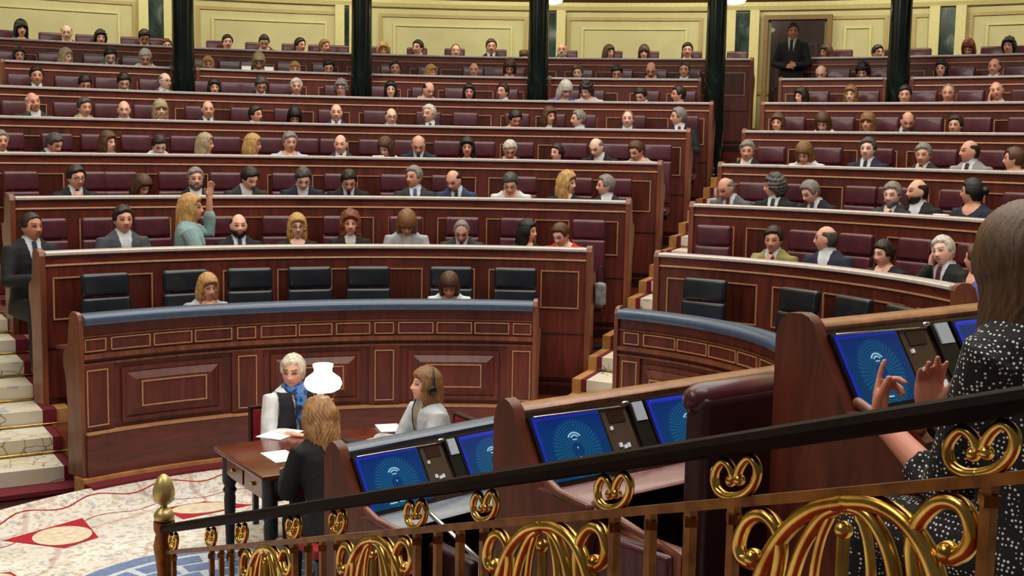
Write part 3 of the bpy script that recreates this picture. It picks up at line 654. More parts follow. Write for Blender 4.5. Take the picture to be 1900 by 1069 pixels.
# ------------------------------------------------------------------ benches
def end_panel(b, n, a, sgn, zb, th=.045):
    if n == 0: th = .03
    R, zt = rad(b, n), ztop(n); c = []
    for w, z in ((-.03, zb), (-.03, zt - .03), (-.012, zt + .004), (.02, zt + .02), (.08, zt + .02), (.12, zt - .01), (.15, zt - .10), (.20, zt - .22), (.33, zt - .25), (.37, zt - .29), (.36, zt - .36), (.29, zt - .46), (.25, zt - .62), (.25, zb + .12), (.28, zb + .04), (.28, zb)):
        c.append(pt(b, R + (w if sgn > 0 or w < .1 else .1 + (w - .1) * .38), a, z))
    t = Vector((math.cos(a), -math.sin(a), 0)) * th * sgn
    return extrude(c, t)
def bench(b, n, a0, a1, label, zb=None, ends=(1, 1), frames=True, fpx=None):
    R, zt = rad(b, n), ztop(n); zb = (zfl(n - 1) if n > 0 else ZB) if zb is None else zb
    o = empty('bench_desk', tuple(pt(b, R, (a0 + a1) / 2, zb))); tag(o, label, 'bench desk', 'curved wooden bench desks')
    wpart(o, 'front_panel', sweep(b, rect(R, R + .05, zb, zt - .03), a0, a1), 'wood')
    L = [(R - .045, zt - .026), (R - .045, zt - .008), (R - .035, zt), (R + .10, zt), (R + .10, zt - .03), (R - .03, zt - .034)]
    if n == 0: L = [(R - .05, zt - .065), (R - .058, zt - .04), (R - .05, zt - .015), (R - .03, zt), (R + .10, zt), (R + .10, zt - .07)]
    wpart(o, 'ledge', sweep(b, L, a0, a1), 'blue_pad' if n == 0 else 'ledge', True, sharp=50)['label'] = 'blue padded ledge' if n == 0 else 'pale glossy ledge'
    wpart(o, 'writing_shelf', sweep(b, [(R + .05, zt - .25), (R + .36, zt - .27), (R + .36, zt - .245), (R + .05, zt - .225)], a0, a1), 'wood')
    wpart(o, 'screen_slope', sweep(b, [(R + .10, zt - .03), (R + .16, zt - .225), (R + .05, zt - .225), (R + .05, zt - .03)], a0, a1), 'wood_dark')
    if n > 0:
        wpart(o, 'frieze', sweep(b, rect(R - .008, R + .004, zt - .098, zt - .034), a0, a1), 'wood_frieze')
        wpart(o, 'gold_moulding', sweep(b, [(R - .014, zt - .112), (R + .003, zt - .112), (R + .003, zt - .098), (R - .008, zt - .098)], a0, a1), 'gold_line')
        wpart(o, 'skirting', merge(sweep(b, rect(R - .02, R + .003, zb, zb + .09), a0, a1), sweep(b, rect(R - .012, R + .003, zb + .13, zb + .16), a0, a1), sweep(b, rect(R - .004, R + .003, zt - .76, zt - .745), a0, a1)), 'wood_dark')
        if frames:
            arc = abs(a1 - a0) * R; N = max(1, int(round(arc / .455))); pa = (a1 - a0) / N; wa = .335 / R
            for i in range(N):
                c = a0 + pa * (i + .5); vis = (c - wa / 2, c + wa / 2)
                f = frame_vf(b, R, vis[0], vis[1], zt - .53, zt - .20, .0105, .014); g = sweep(b, rect(R - .003, R + .003, zt - .516, zt - .214), vis[0] + .014 / R, vis[1] - .014 / R)
                V, F_ = merge(f, g); wpart(o, 'inset_frame', (V, F_), ['gold_line', 'wood_inset_shade'], idx=[0] * len(f[1]) + [1] * len(g[1]))  # field has no real recess; darker wood paints in its shade
    if ends[0]: wpart(o, 'end_panel', end_panel(b, n, a0, -1, zb), 'wood_end')
    if ends[1]: wpart(o, 'end_panel', end_panel(b, n, a1, 1, zb), 'wood_end')
    return o
for n in range(1, 6):
    bench(LB, n, A0L[n], A1L[n], 'curved wooden bench desk fronting the %s row of the left block' % ROWN[n], ends=(n < 3, 1))
    bench(RB, n, A0R[n], A1R[n], 'curved wooden bench desk fronting the %s row of the right block' % ROWN[n], ends=(1, n < 2))
for i, (x0, x1) in enumerate(((8, 315), (370, 648), (692, 979), (1023, 1295))):
    bench(LB, 6, ang(LB, rad(LB, 6), x0, ztop(6)), ang(LB, rad(LB, 6), x1, ztop(6)), ['seventh-row bench desk left of the leftmost green column', 'seventh-row bench desk between the leftmost and second green columns', 'seventh-row bench desk between the second and middle green columns', 'seventh-row bench desk between the middle and fourth green columns'][i])
for i, (x0, x1) in enumerate(((1452, 1640), (1697, 1990))):
    bench(RB, 6, ang(RB, rad(RB, 6), x0, ztop(6)), ang(RB, rad(RB, 6), x1, ztop(6)), ['seventh-row bench desk left of the rightmost green column', 'seventh-row bench desk right of the rightmost green column'][i])
bench(LB, 7, A0L[7], A1L[7], 'long top-row bench desk in front of the cream wall, left block', ends=(0, 1))
bench(RB, 7, A0R[7], A1R[7], 'top-row bench desk beside the dark door, right block', ends=(1, 0))
# ---- the blue-topped front benches
def front_bench(b, a0, a1, narrow, wide, label):
    o = bench(b, 0, a0, a1, label, zb=ZB); R, zt = rad(b, 0), ztop(0); an = lambda px, z: ang(b, R - .02, px, z)
    zl = .42
    wpart(o, 'plinth', sweep(b, rect(R - .05, R + .003, ZB, zl), a0, a1), 'wood_plinth')
    wpart(o, 'plinth_moulding', sweep(b, rect(R - .06, R - .0, zl, zl + .014), a0, a1), 'gold_line')
    wpart(o, 'moulding', merge(sweep(b, rect(R - .035, R + .003, zt - .30, zt - .27), a0, a1), sweep(b, rect(R - .02, R + .003, zt - .345, zt - .33), a0, a1), sweep(b, rect(R - .014, R + .003, zt - .155, zt - .145), a0, a1)), 'wood_end')
    for x0, x1 in narrow:
        c0, c1 = an(x0, .9), an(x1, .9)
        wpart(o, 'frieze_frame', frame_vf(b, R, c0, c1, zt - .255, zt - .165, .008, .012), 'gold_line')
        wpart(o, 'pilaster', sweep(b, rect(R - .022, R + .003, zl + .02, zt - .345), c0 - .012, c1 + .012, 3), 'wood')
        wpart(o, 'pilaster_frame', frame_vf(b, R - .022, c0, c1, zl + .05, zt - .375, .008, .010), 'gold_line')
    for x0, x1 in wide: wpart(o, 'frieze_frame', frame_vf(b, R, an(x0, .9), an(x1, .9), zt - .255, zt - .165, .008, .012), 'gold_line')
    for (p0, p1), (q0, q1) in zip(narrow[:-1], narrow[1:]):
        c0, c1 = an(p1, .7) + .03, an(q0, .7) - .03
        f1 = frame_vf(b, R, c0, c1, zl + .05, zt - .385, .03, .02)
        V, F_ = [], []; m = 8            # splayed raised field
        for rr, e, zz in ((R - .012, .010, .03), (R - .045, .036, .085)):
            for k in range(m + 1):
                a = c0 + e / 1. * .7 + (c1 - c0 - e * 1.4) * k / m
                V += [tuple(pt(b, rr, a, zl + .05 + zz)), tuple(pt(b, rr, a, zt - .385 - zz))]
        st = 2 * (m + 1)
        for k in range(m):
            o1, o2 = k * 2, st + k * 2; F_ += [(o1, o1 + 2, o2 + 2, o2), (o1 + 1, o2 + 1, o2 + 3, o1 + 3), (o2, o2 + 2, o2 + 3, o2 + 1)]
        F_ += [(0, st, st + 1, 1), (2 * m, 2 * m + 1, st + 2 * m + 1, st + 2 * m)]
        wpart(o, 'raised_panel', merge(f1, (V, F_)), 'wood')
        wpart(o, 'raised_panel_frame', frame_vf(b, R - .045, c0 + .036, c1 - .036, zl + .15, zt - .385 - .10, .009, .008), 'gold_line')
    return o
front_bench(LB, A0L[0], A1L[0], [(159, 199), (441, 476), (695, 731), (951, 985)], [(208, 281), (287, 358), (363, 432), (485, 551), (555, 617), (624, 687), (739, 804), (810, 875), (880, 944)], 'blue-topped front bench with raised wooden panels, left block')
front_bench(RB, A0R[0], A1R[0], [(1155, 1183), (1405, 1430)], [(1191, 1250), (1253, 1308), (1311, 1361), (1364, 1400)], 'blue-topped front bench with raised wooden panels, right block')
# ------------------------------------------------------------------ aisles and stairs
def stairs(name, P, nsteps, rise, wfun, label, rung=True, carp=(.12, 1.0), hz=0.0):
    """P(k, t) -> plan point of the front edge of step k, t in 0..1 across."""
    V, F_ = [], []; runs = []; rods = []
    for k in range(nsteps):
        z1 = hz + rise * (k + 1); z0 = max(-.02, z1 - rise * 2)
        q = [P(k, 0), P(k, 1), P(k + 1, 1), P(k + 1, 0)]
        bV = [(p.x, p.y, z0) for p in q] + [(p.x, p.y, z1) for p in q]
        bF = [(0, 1, 5, 4), (1, 2, 6, 5), (2, 3, 7, 6), (3, 0, 4, 7), (4, 5, 6, 7)]
        runs.append((bV, bF))
    struct(name, merge(*runs), 'wood_light')
    o = empty('stair_runner', tuple(P(0, .5)) ); tag(o, label, 'stair carpet')
    def strip(t0, t1, e):
        vs, fs = [], []
        for k in range(nsteps):
            z1 = hz + rise * (k + 1) + e; zb = hz + rise * k + e
            a, b_, c, d_ = P(k, t0), P(k, t1), P(k + 1, t1), P(k + 1, t0)
            off = (P(k, .5) - P(k + 1, .5)).normalized() * (.012 + e)
            i = len(vs); vs += [tuple(a + off + Vector((0, 0, zb))), tuple(b_ + off + Vector((0, 0, zb))), tuple(b_ + off + Vector((0, 0, z1))), tuple(a + off + Vector((0, 0, z1))), tuple(c + off + Vector((0, 0, z1))), tuple(d_ + off + Vector((0, 0, z1)))]
            fs += [(i, i + 1, i + 2, i + 3), (i + 3, i + 2, i + 4, i + 5)]
        return vs, fs
    c0, c1 = carp
    wpart(o, 'runner_carpet', strip(c0, c1, .006), 'runner'); bw = .085 * (1.2 / wfun)
    wpart(o, 'border', strip(c0 - bw, c0, .007), 'burgundy'); wpart(o, 'border', strip(c1, c1 + bw, .007), 'burgundy')
    for k in range(1, nsteps):
        a, b_ = P(k, c0 - bw), P(k, c1 + bw); off = (P(k, .5) - P(k + 1, .5)).normalized() * .03; z = Vector((0, 0, hz + rise * k + .02))
        wpart(o, 'stair_rod', tube([a + off + z, b_ + off + z], .009, 6), 'brass', True)
    return o
# middle aisle, between the two blocks
An = [pt(LB, rad(LB, n), A1L[n] + .055 / rad(LB, n)) for n in range(8)]; Bn = [pt(RB, rad(RB, n), A0R[n] - .055 / rad(RB, n)) for n in range(8)]
An.insert(0, An[0] * 2 - An[1]); Bn.insert(0, Bn[0] * 2 - Bn[1])
def Pm(k, t):
    f = k / 3 + .62; i = min(int(f), 7); w = f - i
    return (An[i].lerp(An[i + 1], w)).lerp(Bn[i].lerp(Bn[i + 1], w), t)
stairs('floor_stairs_middle', Pm, 22, RISE / 3, 1.2, 'cream floral stair carpet with burgundy borders in the middle aisle', carp=(.24, .9), hz=.02)
# left aisle
Lp = [at_z(146, 893, 0.0), at_z(60, 671, .60)]
def left_stairs():
    base = Vector((Lp[0].x, Lp[0].y, 0)); dr = (pt(LB, rad(LB, 2), A0L[2]) - pt(LB, rad(LB, 0), A0L[0])).normalized()
    ac = Vector((-dr.y, dr.x, 0))
    P = lambda k, t: base + dr * (k * .40) + ac * (-.10 + t * 1.6)
    return stairs('floor_stairs_left', P, 14, RISE / 3, 1.6, 'cream floral stair carpet with burgundy borders beside the left bench end', carp=(.125, .93))
left_stairs()
# ------------------------------------------------------------------ central carpet
def carpet():
    q = lambda px, py: at_z(px, py, 0.0)
    V, F_, idx = [], [], []; NA = 60; aa0, aa1 = A0L[0] - .9, A1L[0] + .8; rr = [(.16, ZC), (.24, ZC * .78), (.33, ZC * .25), (.42, .004)]
    for d_, z in rr:
        for i in range(NA + 1):
            p = pt(LB, rad(LB, 0) - d_, aa0 + (aa1 - aa0) * i / NA, z); V.append(tuple(p))
    for k in range(3):
        for i in range(NA): F_.append((k * (NA + 1) + i, k * (NA + 1) + i + 1, (k + 1) * (NA + 1) + i + 1, (k + 1) * (NA + 1) + i)); idx.append(0)
    o_ = len(V); V += [(7, 5, .004), (7, -2, .004), (-9, -2, .004), (-9, 5, .004)]
    F_.append(tuple(3 * (NA + 1) + i for i in range(NA + 1)) + (o_, o_ + 1, o_ + 2, o_ + 3)); idx.append(0)
    zr = lambda d_: np.interp(d_, [q_[0] for q_ in rr], [q_[1] for q_ in rr]) + .0015
    for d_, amp, ph in ((.265, .028, 0), (.52, .035, 1.3)):     # red vine lines along the border
        L_ = []
        for i in range(361):
            a = aa0 + (aa1 - aa0) * i / 360; e = d_ + amp * math.sin(i * .30 + ph); L_.append((pt(LB, rad(LB, 0) - e, a, zr(e)), pt(LB, rad(LB, 0) - e - .010, a, zr(e + .010))))
        for (p0, p1), (p2, p3) in zip(L_[:-1], L_[1:]):
            k = len(V); V += [tuple(p0), tuple(p2), tuple(p3), tuple(p1)]; F_.append((k, k + 1, k + 2, k + 3)); idx.append(1)
    def poly(pts, z, m):
        i = len(V); V.extend([(p.x, p.y, z) for p in pts]); F_.append(tuple(range(i, i + len(pts)))); idx.append(m)
    def diamond(c, s, rot):
        pts = [q(*k) for k in c]; poly(pts, .006, 1)
        m = sum(pts, Vector()) / 4; u = (pts[2] - pts[0]) * .31; v = (pts[3] - pts[1]) * .31
        poly([m + u * math.cos(2 * PI * i / 28) + v * math.sin(2 * PI * i / 28) for i in range(28)], .008, 2)
    diamond([(4, 1005), (153, 963), (183, 999), (120, 1019)], 1, 0)
    diamond([(300, 945), (380, 932), (470, 938), (340, 965)], 1, 0)
    diamond([(-120, 1075), (20, 1063), (35, 1073), (-40, 1100)], 1, 0)
    c = q(440, 1130); e = q(148, 1075); R = (e - c).length
    n = 48
    for r0, r1, m in ((0, R * .97, 4), ):
        poly([c + Vector((math.cos(2 * PI * i / n), math.sin(2 * PI * i / n), 0)) * r1 for i in range(n)], .006, m)
    # ring and grid of blue tiles
    for i in range(n):
        a, b_ = 2 * PI * i / n, 2 * PI * (i + .999) / n; e0, e1 = Vector((math.cos(a), math.sin(a), 0)), Vector((math.cos(b_), math.sin(b_), 0))
        poly([c + e0 * R, c + e1 * R, c + e1 * R * .90, c + e0 * R * .90], .008, 3)
    for rr in range(6):
        m_ = max(6, int(30 * (.86 - rr * .13)))
        for i in range(m_):
            a, b_ = 2 * PI * (i + .12 + rr * .5) / m_, 2 * PI * (i + .88 + rr * .5) / m_; r1, r0 = R * (.86 - rr * .13), R * (.755 - rr * .13)
            poly([c + Vector((math.cos(t), math.sin(t), 0)) * r for t, r in ((a, r0), (b_, r0), (b_, r1), (a, r1))], .008, 3)
    o = obj('carpet', mesh('carpet', V, F_, ['carpet', 'carpet_red', 'carpet_cream', 'carpet_blue', 'carpet_pale'], idx=idx))
    tag(o, 'cream floral carpet with red diamonds and a blue round emblem on the central floor', 'carpet')
carpet()
# ------------------------------------------------------------------ chairs
def chair_meshes(leather):
    def cush(x, y0, y1, z0, z1, lean=0): 
        v, f = cbox(-x, x, y0, y1, z0, z1, .028); return [(a, b - lean * 0 + (c - .45) * .10, c) for a, b, c in v], f
    up = mesh('upper_back', *cush(.160, .20, .275, .985, 1.165), leather, True); lo = mesh('lower_back', *cush(.164, .195, .28, .50, .98), leather, True)
    seat = mesh('seat', *cbox(-.18, .18, -.20, .20, .38, .46, .03), leather, True)
    fr = mesh('frame', *merge(cbox(-.03, .03, .21, .25, .30, .60), tube([(0, 0, .03), (0, 0, .39)], .035, 10), cbox(-.17, .17, -.03, .03, .33, .385, .01), cbox(-.03, .03, -.03, .25, .33, .385)), 'chair_frame')
    ba = mesh('base', *lathe([(.19, 0), (.19, .02), (.05, .05)], 18), 'chair_frame', True, sharp=40)
    return [('upper_back', up), ('lower_back', lo), ('seat', seat), ('frame', fr), ('base', ba)]
CHM = {'maroon': chair_meshes('maroon'), 'black': chair_meshes('black_leather')}
def chair(leather, loc, rz, label, group, sc=1.0):
    o = empty('leather_chair', loc, rz); o.scale = (1.13, 1, .975) if leather == 'black' else (1, 1, 1)
    for nm, me in CHM[leather]: obj(nm, me, o)
    tag(o, label, 'chair', group); return o
# ------------------------------------------------------------------ people in the rows: (px, head-top py, hair, hair colour, clothing kind, clothing colour, pose, extras)
PL = {
0: [(383, 507, 'bob', 'blond', 't', 'silver', 'cr'), (835, 504, 'bob', 'brown', 't', 'white', 'd')],
1: [(231, 380, 'short', 'dark', 's', 'denim', 'u'), (445, 396, 'bald', 'dark', 's', 'dark', 'u', 'T1c2a5cBdark'), (553, 397, 'bob', 'blond', 't', 'black', 'u', 'G'), (651, 391, 'wavy', 'auburn', 'c', 'black', 'u'), (755, 389, 'fringe', 'lbrown', 'c', 'silver', 'd'), (859, 407, 'thin', 'grey', 's', 'charcoal', 'd'), (975, 407, 'long', 'black', 't', 'black', 'pr'), (1050, 412, 'short', 'brown', 't', 'red', 'dl')],
2: [(138, 304, 'short', 'dark', 's', 'dark', 'cr', 'G'), (258, 323, 'bob', 'brown', 't', 'black', 'dr'), (364, 309, 'short', 'grey', 's', 'dark', 'u', 'Bgrey'), (456, 308, 'short', 'dark', 's', 'charcoal', 'dr'), (560, 309, 'short', 'dgrey', 's', 'navy', 'd'), (646, 313, 'short', 'dark', 's', 'dark', 'd'), (771, 306, 'short', 'grey', 's', 'charcoal', 'l', 'T3c5e8a'), (847, 314, 'bald', 'dark', 's', 'blue', 'dl', 'T2a2a3a'), (950, 319, 'short', 'dgrey', 't', 'white', 'd'), (1049, 318, 'wavy', 'blond', 't', 'black', 'pr'), (1127, 323, 'short', 'grey', 's', 'navy', 'pl')],
3: [(2, 240, 'short', 'grey', 's', 'charcoal', 'u'), (90, 245, 'short', 'dgrey', 's', 'dark', 'dr'), (200, 243, 'bob', 'brown', 'c', 'beige', 'r'), (291, 249, 'short', 'dark', 's', 'white', 'd'), (379, 246, 'long', 'gblond', 't', 'silver', 'pr'), (467, 248, 'bob', 'blond', 't', 'dred', 'pr'), (537, 242, 'short', 'grey', 't', 'lblue', 'cr'), (634, 248, 'bald', 'dgrey', 's', 'charcoal', 'cl', 'T1a1a22'), (721, 254, 'bob', 'brown', 't', 'white', 'dl'), (777, 250, 'bald', 'grey', 's', 'navy', 'd'), (867, 254, 'bob', 'black', 't', 'pink', 'u'), (945, 259, 'short', 'white', 't', 'charcoal', 'd'), (1035, 264, 'tied', 'dark', 't', 'black', 'l'), (1113, 255, 'bald', 'grey', 's', 'dark', 'dl'), (1189, 260, 'short', 'brown', 't', 'silver', 'dl')],
4: [(63, 170, 'bald', 'white', 's', 'charcoal', 'hr'), (154, 178, 'short', 'dgrey', 's', 'beige', 'cr'), (229, 185, 'bald', 'lbrown', 's', 'grey', 'cl'), (298, 184, 'fringe', 'gblond', 't', 'black', 'u'), (386, 185, 'bald', 'dark', 's', 'navy', 'u', 'T202030'), (473, 194, 'short', 'dark', 's', 'brown', 'r'), (546, 199, 'bob', 'black', 't', 'navy', 'd'), (625, 191, 'bald', 'brown', 's', 'navy', 'u', 'T20202a'), (726, 199, 'bald', 'dark', 's', 'grey', 'cr', 'G'), (798, 192, 'short', 'white', 's', 'navy', 'l', 'T3a4050'), (953, 203, 'short', 'dark', 't', 'brown', 'dr'), (1017, 197, 'bob', 'brown', 'c', 'black', 'r'), (1076, 202, 'short', 'grey', 's', 'navy', 'pl'), (1165, 203, 'thin', 'lbrown', 's', 'charcoal', 'u'), (1261, 197, 'short', 'grey', 's', 'dark', 'pl')],
5: [(69, 121, 'short', 'dark', 's', 'dark', 'u'), (153, 138, 'short', 'dark', 'c', 'lgrey', 'd'), (227, 134, 'short', 'dark', 's', 'charcoal', 'd'), (305, 133, 'bald', 'grey', 's', 'grey', 'r', 'G'), (398, 145, 'bob', 'dark', 't', 'brown', 'u'), (481, 141, 'short', 'dgrey', 's', 'navy', 'd'), (550, 143, 'short', 'white', 't', 'black', 'u'), (634, 146, 'curly', 'grey', 't', 'navy', 'cl', 'G'), (725, 149, 'long', 'black', 't', 'white', 'u'), (790, 151, 'bald', 'dark', 't', 'pinkish', 'dr'), (870, 154, 'long', 'black', 't', 'grey', 'u'), (934, 152, 'short', 'dark', 's', 'dark', 'l'), (1044, 149, 'fringe', 'white', 't', 'purple', 'dr'), (1092, 150, 'curly', 'dark', 't', 'whitej', 'dl'), (1193, 161, 'short', 'dark', 's', 'grey', 'dl'), (1261, 157, 'short', 'dark', 't', 'teal', 'pl')],
6: [(37, 85, 'long', 'dark', 't', 'black', 'u'), (121, 88, 'bob', 'gblond', 't', 'beige', 'r'), (202, 87, 'short', 'dark', 's', 'grey', 'd'), (270, 90, 'short', 'white', 't', 'whitej', 'd'), (387, 104, 'bob', 'blond', 't', 'beige', 'u'), (481, 98, 'bob', 'gblond', 't', 'dark', 'd'), (548, 114, 'bob', 'blond', 't', 'pink', 'u'), (610, 108, 'short', 'dark', 't', 'dred', 'd'), (733, 110, 'short', 'dark', 's', 'beige', 'u'), (798, 119, 'bob', 'blond', 't', 'olive', 'r'), (880, 115, 'bald', 'lbrown', 's', 'grey', 'u'), (945, 109, 'bob', 'brown', 't', 'dred', 'd'), (1073, 119, 'short', 'brown', 't', 'beige', 'cl'), (1145, 119, 'short', 'dark', 't', 'black', 'd'), (1209, 115, 'bald', 'brown', 't', 'dark', 'd'), (1270, 114, 'crop', 'dark', 's', 'dark', 'u')],
7: [(39, 35, 'fringe', 'black', 't', 'grey', 'u'), (124, 45, 'bald', 'red', 't', 'dark', 'cl'), (187, 54, 'curly', 'black', 't', 'black', 'u'), (267, 54, 'short', 'black', 's', 'dark', 'd'), (310, 70, 'short', 'brown', 't', 'pink', 'u'), (422, 62, 'short', 'dark', 't', 'brown', 'u'), (491, 64, 'crop', 'dark', 't', 'brown', 'd'), (556, 68, 'short', 'black', 't', 'dred', 'r'), (601, 71, 'short', 'lbrown', 's', 'grey', 'r'), (711, 78, 'wavy', 'blond', 't', 'beige', 'cr'), (777, 72, 'short', 'dark', 't', 'beige', 'l'), (845, 80, 'thin', 'red', 't', 'brown', 'u'), (911, 70, 'short', 'brown', 's', 'dark', 'u', 'T14141a'), (975, 93, 'short', 'brown', 't', 'dark', 'd'), (1043, 78, 'bald', 'white', 't', 'grey', 'u', 'Bwhite'), (1128, 82, 'bob', 'brown', 't', 'beige', 'r'), (1195, 82, 'fringe', 'brown', 't', 'brown', 'u'), (1275, 77, 'short', 'dark', 't', 'charcoal', 'u')]}
PR = {
1: [(1436, 417, 'short', 'dark', 's', 'olive', 'cr'), (1530, 418, 'bald', 'dgrey', 's', 'navy', 'pl'), (1643, 442, 'tied', 'dark', 't', 'black', 'cl'), (1757, 436, 'short', 'white', 's', 'dark', 'hr'), (1806, 450, 'short', 'brown', 't', 'purple', 'pl')],
2: [(1359, 328, 'bald', 'grey', 's', 'grey', 'dl'), (1438, 322, 'curly', 'dgrey', 's', 'dark', 'pl'), (1518, 333, 'short', 'grey', 's', 'dark', 'dl'), (1660, 335, 'short', 'grey', 's', 'charcoal', 'cr', 'Bgrey'), (1700, 331, 'bald', 'dark', 's', 'dark', 'l', 'Bdark'), (1801, 328, 'tied', 'black', 't', 'navy', 'pl')],
3: [(1388, 258, 'short', 'grey', 's', 'dark', 'cr'), (1499, 263, 'bob', 'lbrown', 't', 'whitej', 'd'), (1608, 253, 'short', 'dgrey', 's', 'navy', 'u', 'T20202c'), (1716, 263, 'short', 'grey', 's', 'charcoal', 'cr'), (1798, 258, 'bald', 'dark', 's', 'lgrey', 'l'), (1880, 271, 'short', 'brown', 't', 'white', 'pl')],
4: [(1443, 209, 'bob', 'brown', 't', 'pink', 'u'), (1531, 208, 'bob', 'brown', 't', 'white', 'd'), (1609, 207, 'fringe', 'lbrown', 't', 'dred', 'u'), (1685, 206, 'bald', 'dark', 's', 'dark', 'dr'), (1771, 212, 'short', 'dark', 't', 'charcoal', 'u')],
5: [(1487, 161, 'bob', 'dark', 't', 'dred', 'l'), (1578, 157, 'bob', 'lbrown', 't', 'brown', 'u'), (1679, 156, 'short', 'dark', 't', 'whitej', 'cr'), (1760, 154, 'thin', 'grey', 't', 'lgrey', 'cr'), (1853, 150, 'bald', 'grey', 't', 'charcoal', 'hr')],
6: [(1528, 121, 'bald', 'gblond', 't', 'beige', 'd'), (1605, 115, 'curly', 'black', 't', 'dred', 'd'), (1745, 109, 'long', 'dark', 't', 'whitej', 'u'), (1844, 106, 'bald', 'brown', 's', 'grey', 'u')],
7: [(1534, 81, 'bob', 'brown', 't', 'pinkish', 'l'), (1626, 81, 'short', 'dark', 't', 'pinkish', 'r'), (1799, 73, 'bob', 'red', 't', 'dred', 'd'), (1871, 67, 'curly', 'black', 't', 'black', 'u')]}
CL = {0: [200, 352, 465, 580, 685, 838, 957], 1: [92, 189, 287, 405, 519, 634, 752, 857, 957, 1091], 2: [46, 168, 228, 328, 421, 535, 630, 735, 830, 970, 1068, 1144], 3: [18, 108, 180, 253, 346, 424, 500, 566, 620, 690, 755, 831, 895, 966, 1062, 1140, 1218]}
CR_ = {0: [1303, 1468, 1565, 1655], 1: [1321, 1484, 1577, 1686, 1798], 2: [1393, 1477, 1588, 1650, 1763, 1880], 3: [1425, 1530, 1622, 1742, 1830, 1905]}
EX = {('left', 4): [452, 697, 865, 1042, 1104], ('left', 5): [434, 523, 699, 846, 1126, 1296], ('left', 6): [427, 750, 915, 1092, 1238], ('left', 7): [15, 630, 1067, 1218, 1367],
      ('right', 4): [1892, 1806], ('right', 5): [1895], ('right', 6): [1560, 1785, 1885], ('right', 7): [1562, 1705, 1895]}
KIND = {'s': 'suit', 'c': 'cardi', 't': 'top'}
npeople = 0
for b, PP, CC_ in ((LB, PL, CL), (RB, PR, CR_)):
    for n in range(8):
        R = rad(b, n); zf = zfl(n)
        people = PP.get(n, [])
        # chairs
        if n in CC_: pxs = CC_[n]
        else:
            pxs = [p[0] + (-.036 * (900 - p[0]) if p[0] < 900 else .05 * max(0, p[0] - 1000) if b is RB else 8) for p in people] + EX.get((b.name, n), [])
            pxs.sort(); o_ = []
            for x in pxs:
                if not o_ or x - o_[-1] > 30: o_.append(x)
            pxs = o_
        for i, px in enumerate(pxs):
            rc = R + .97; a = ang(b, rc, px, ztop(n)); p = pt(b, rc - .22, a, zf)
            lea = 'black' if n == 0 else 'maroon'
            chair(lea, p, -a + rng.uniform(-.05, .05), '%s leather chair, %s from left in the %s row of the %s block' % (lea, ORD[i], ROWN[n], b.name), '%s leather chairs, %s row, %s block' % (lea, ROWN[n], b.name))
        # people
        for i, P in enumerate(people):
            px, py, hk, hcol, gk, gc, pose = P[:7]; ex = P[7] if len(P) > 7 else ''
            s, me, top = proto(pose); top += .012 if hk not in ('bald', 'thin', 'crop') else .002
            rp = R + .60; hip = rp + .10
            a = ang(b, rp, px, ztop(n) + .2)
            # head-top target height on the vertical line through px
            lo, hi = zf + .7, zf + 1.8; q = pt(b, R + .56, a)
            for _ in range(30):
                m_ = (lo + hi) / 2
                if proj((q.x, q.y, m_))[1] > py: lo = m_
                else: hi = m_
            want = lo - zf; lift = .07 if n == 0 else .045 if pose in ('d', 'dl', 'dr') else .03
            sc = max(.82, min(1.0, (want - lift) / top)); dz = max(-.10, min(.16, want - sc * top))
            o = obj('person', me, None, pt(b, hip, a, zf + dz), SK[(npeople * 7) % 5]); npeople += 1
            o.rotation_euler = (0, 0, -a + rng.uniform(-.08, .08)); wom = gk != 's' and hk in ('bob', 'long', 'wavy', 'fringe', 'tied', 'curly', 'vlong')
            o.scale = (sc * (.93 if wom else 1.0), sc * .97, sc)
            tie = beard = None; gl = 'G' in ex
            if 'T' in ex: tie = ex[ex.index('T') + 1:ex.index('T') + 7]
            elif gk == 's' and rng.rand() < .5: tie = ['1c2234', '5a1c24', '2a2c30', '3a3f58'][rng.randint(4)]
            if 'B' in ex: beard = ex[ex.index('B') + 1:]
            dress(o, s, pose, KIND[gk], gc, tie); put_hair(o, s.H, hk, hcol, beard, gl)
            hd = {'bald': 'bald', 'thin': 'balding'}.get(hk, ('curly ' if hk == 'curly' else 'long ' if hk == 'long' else '') + HN[hcol])
            base = '%s person in %s' % (hd, CC[gc][1]); end = '%s from left, %s row, %s block' % (ORD[i], ROWN[n], b.name)
            lab = base + ', ' + (PN[pose] + ', ' if PN[pose] else '') + end
            if nwords(lab) > 16: lab = base + ', ' + end
            tag(o, lab, 'person', 'seated members, %s row, %s block' % (ROWN[n], b.name))
# ------------------------------------------------------------------ landing behind the middle aisle
struct('floor_landing', sweep(LB, rect(rad(LB, 7) + .10, RW, 2.2, 2.69), A1L[7], ang(LB, rad(LB, 7), 1478, 2.7)), 'wood_light')
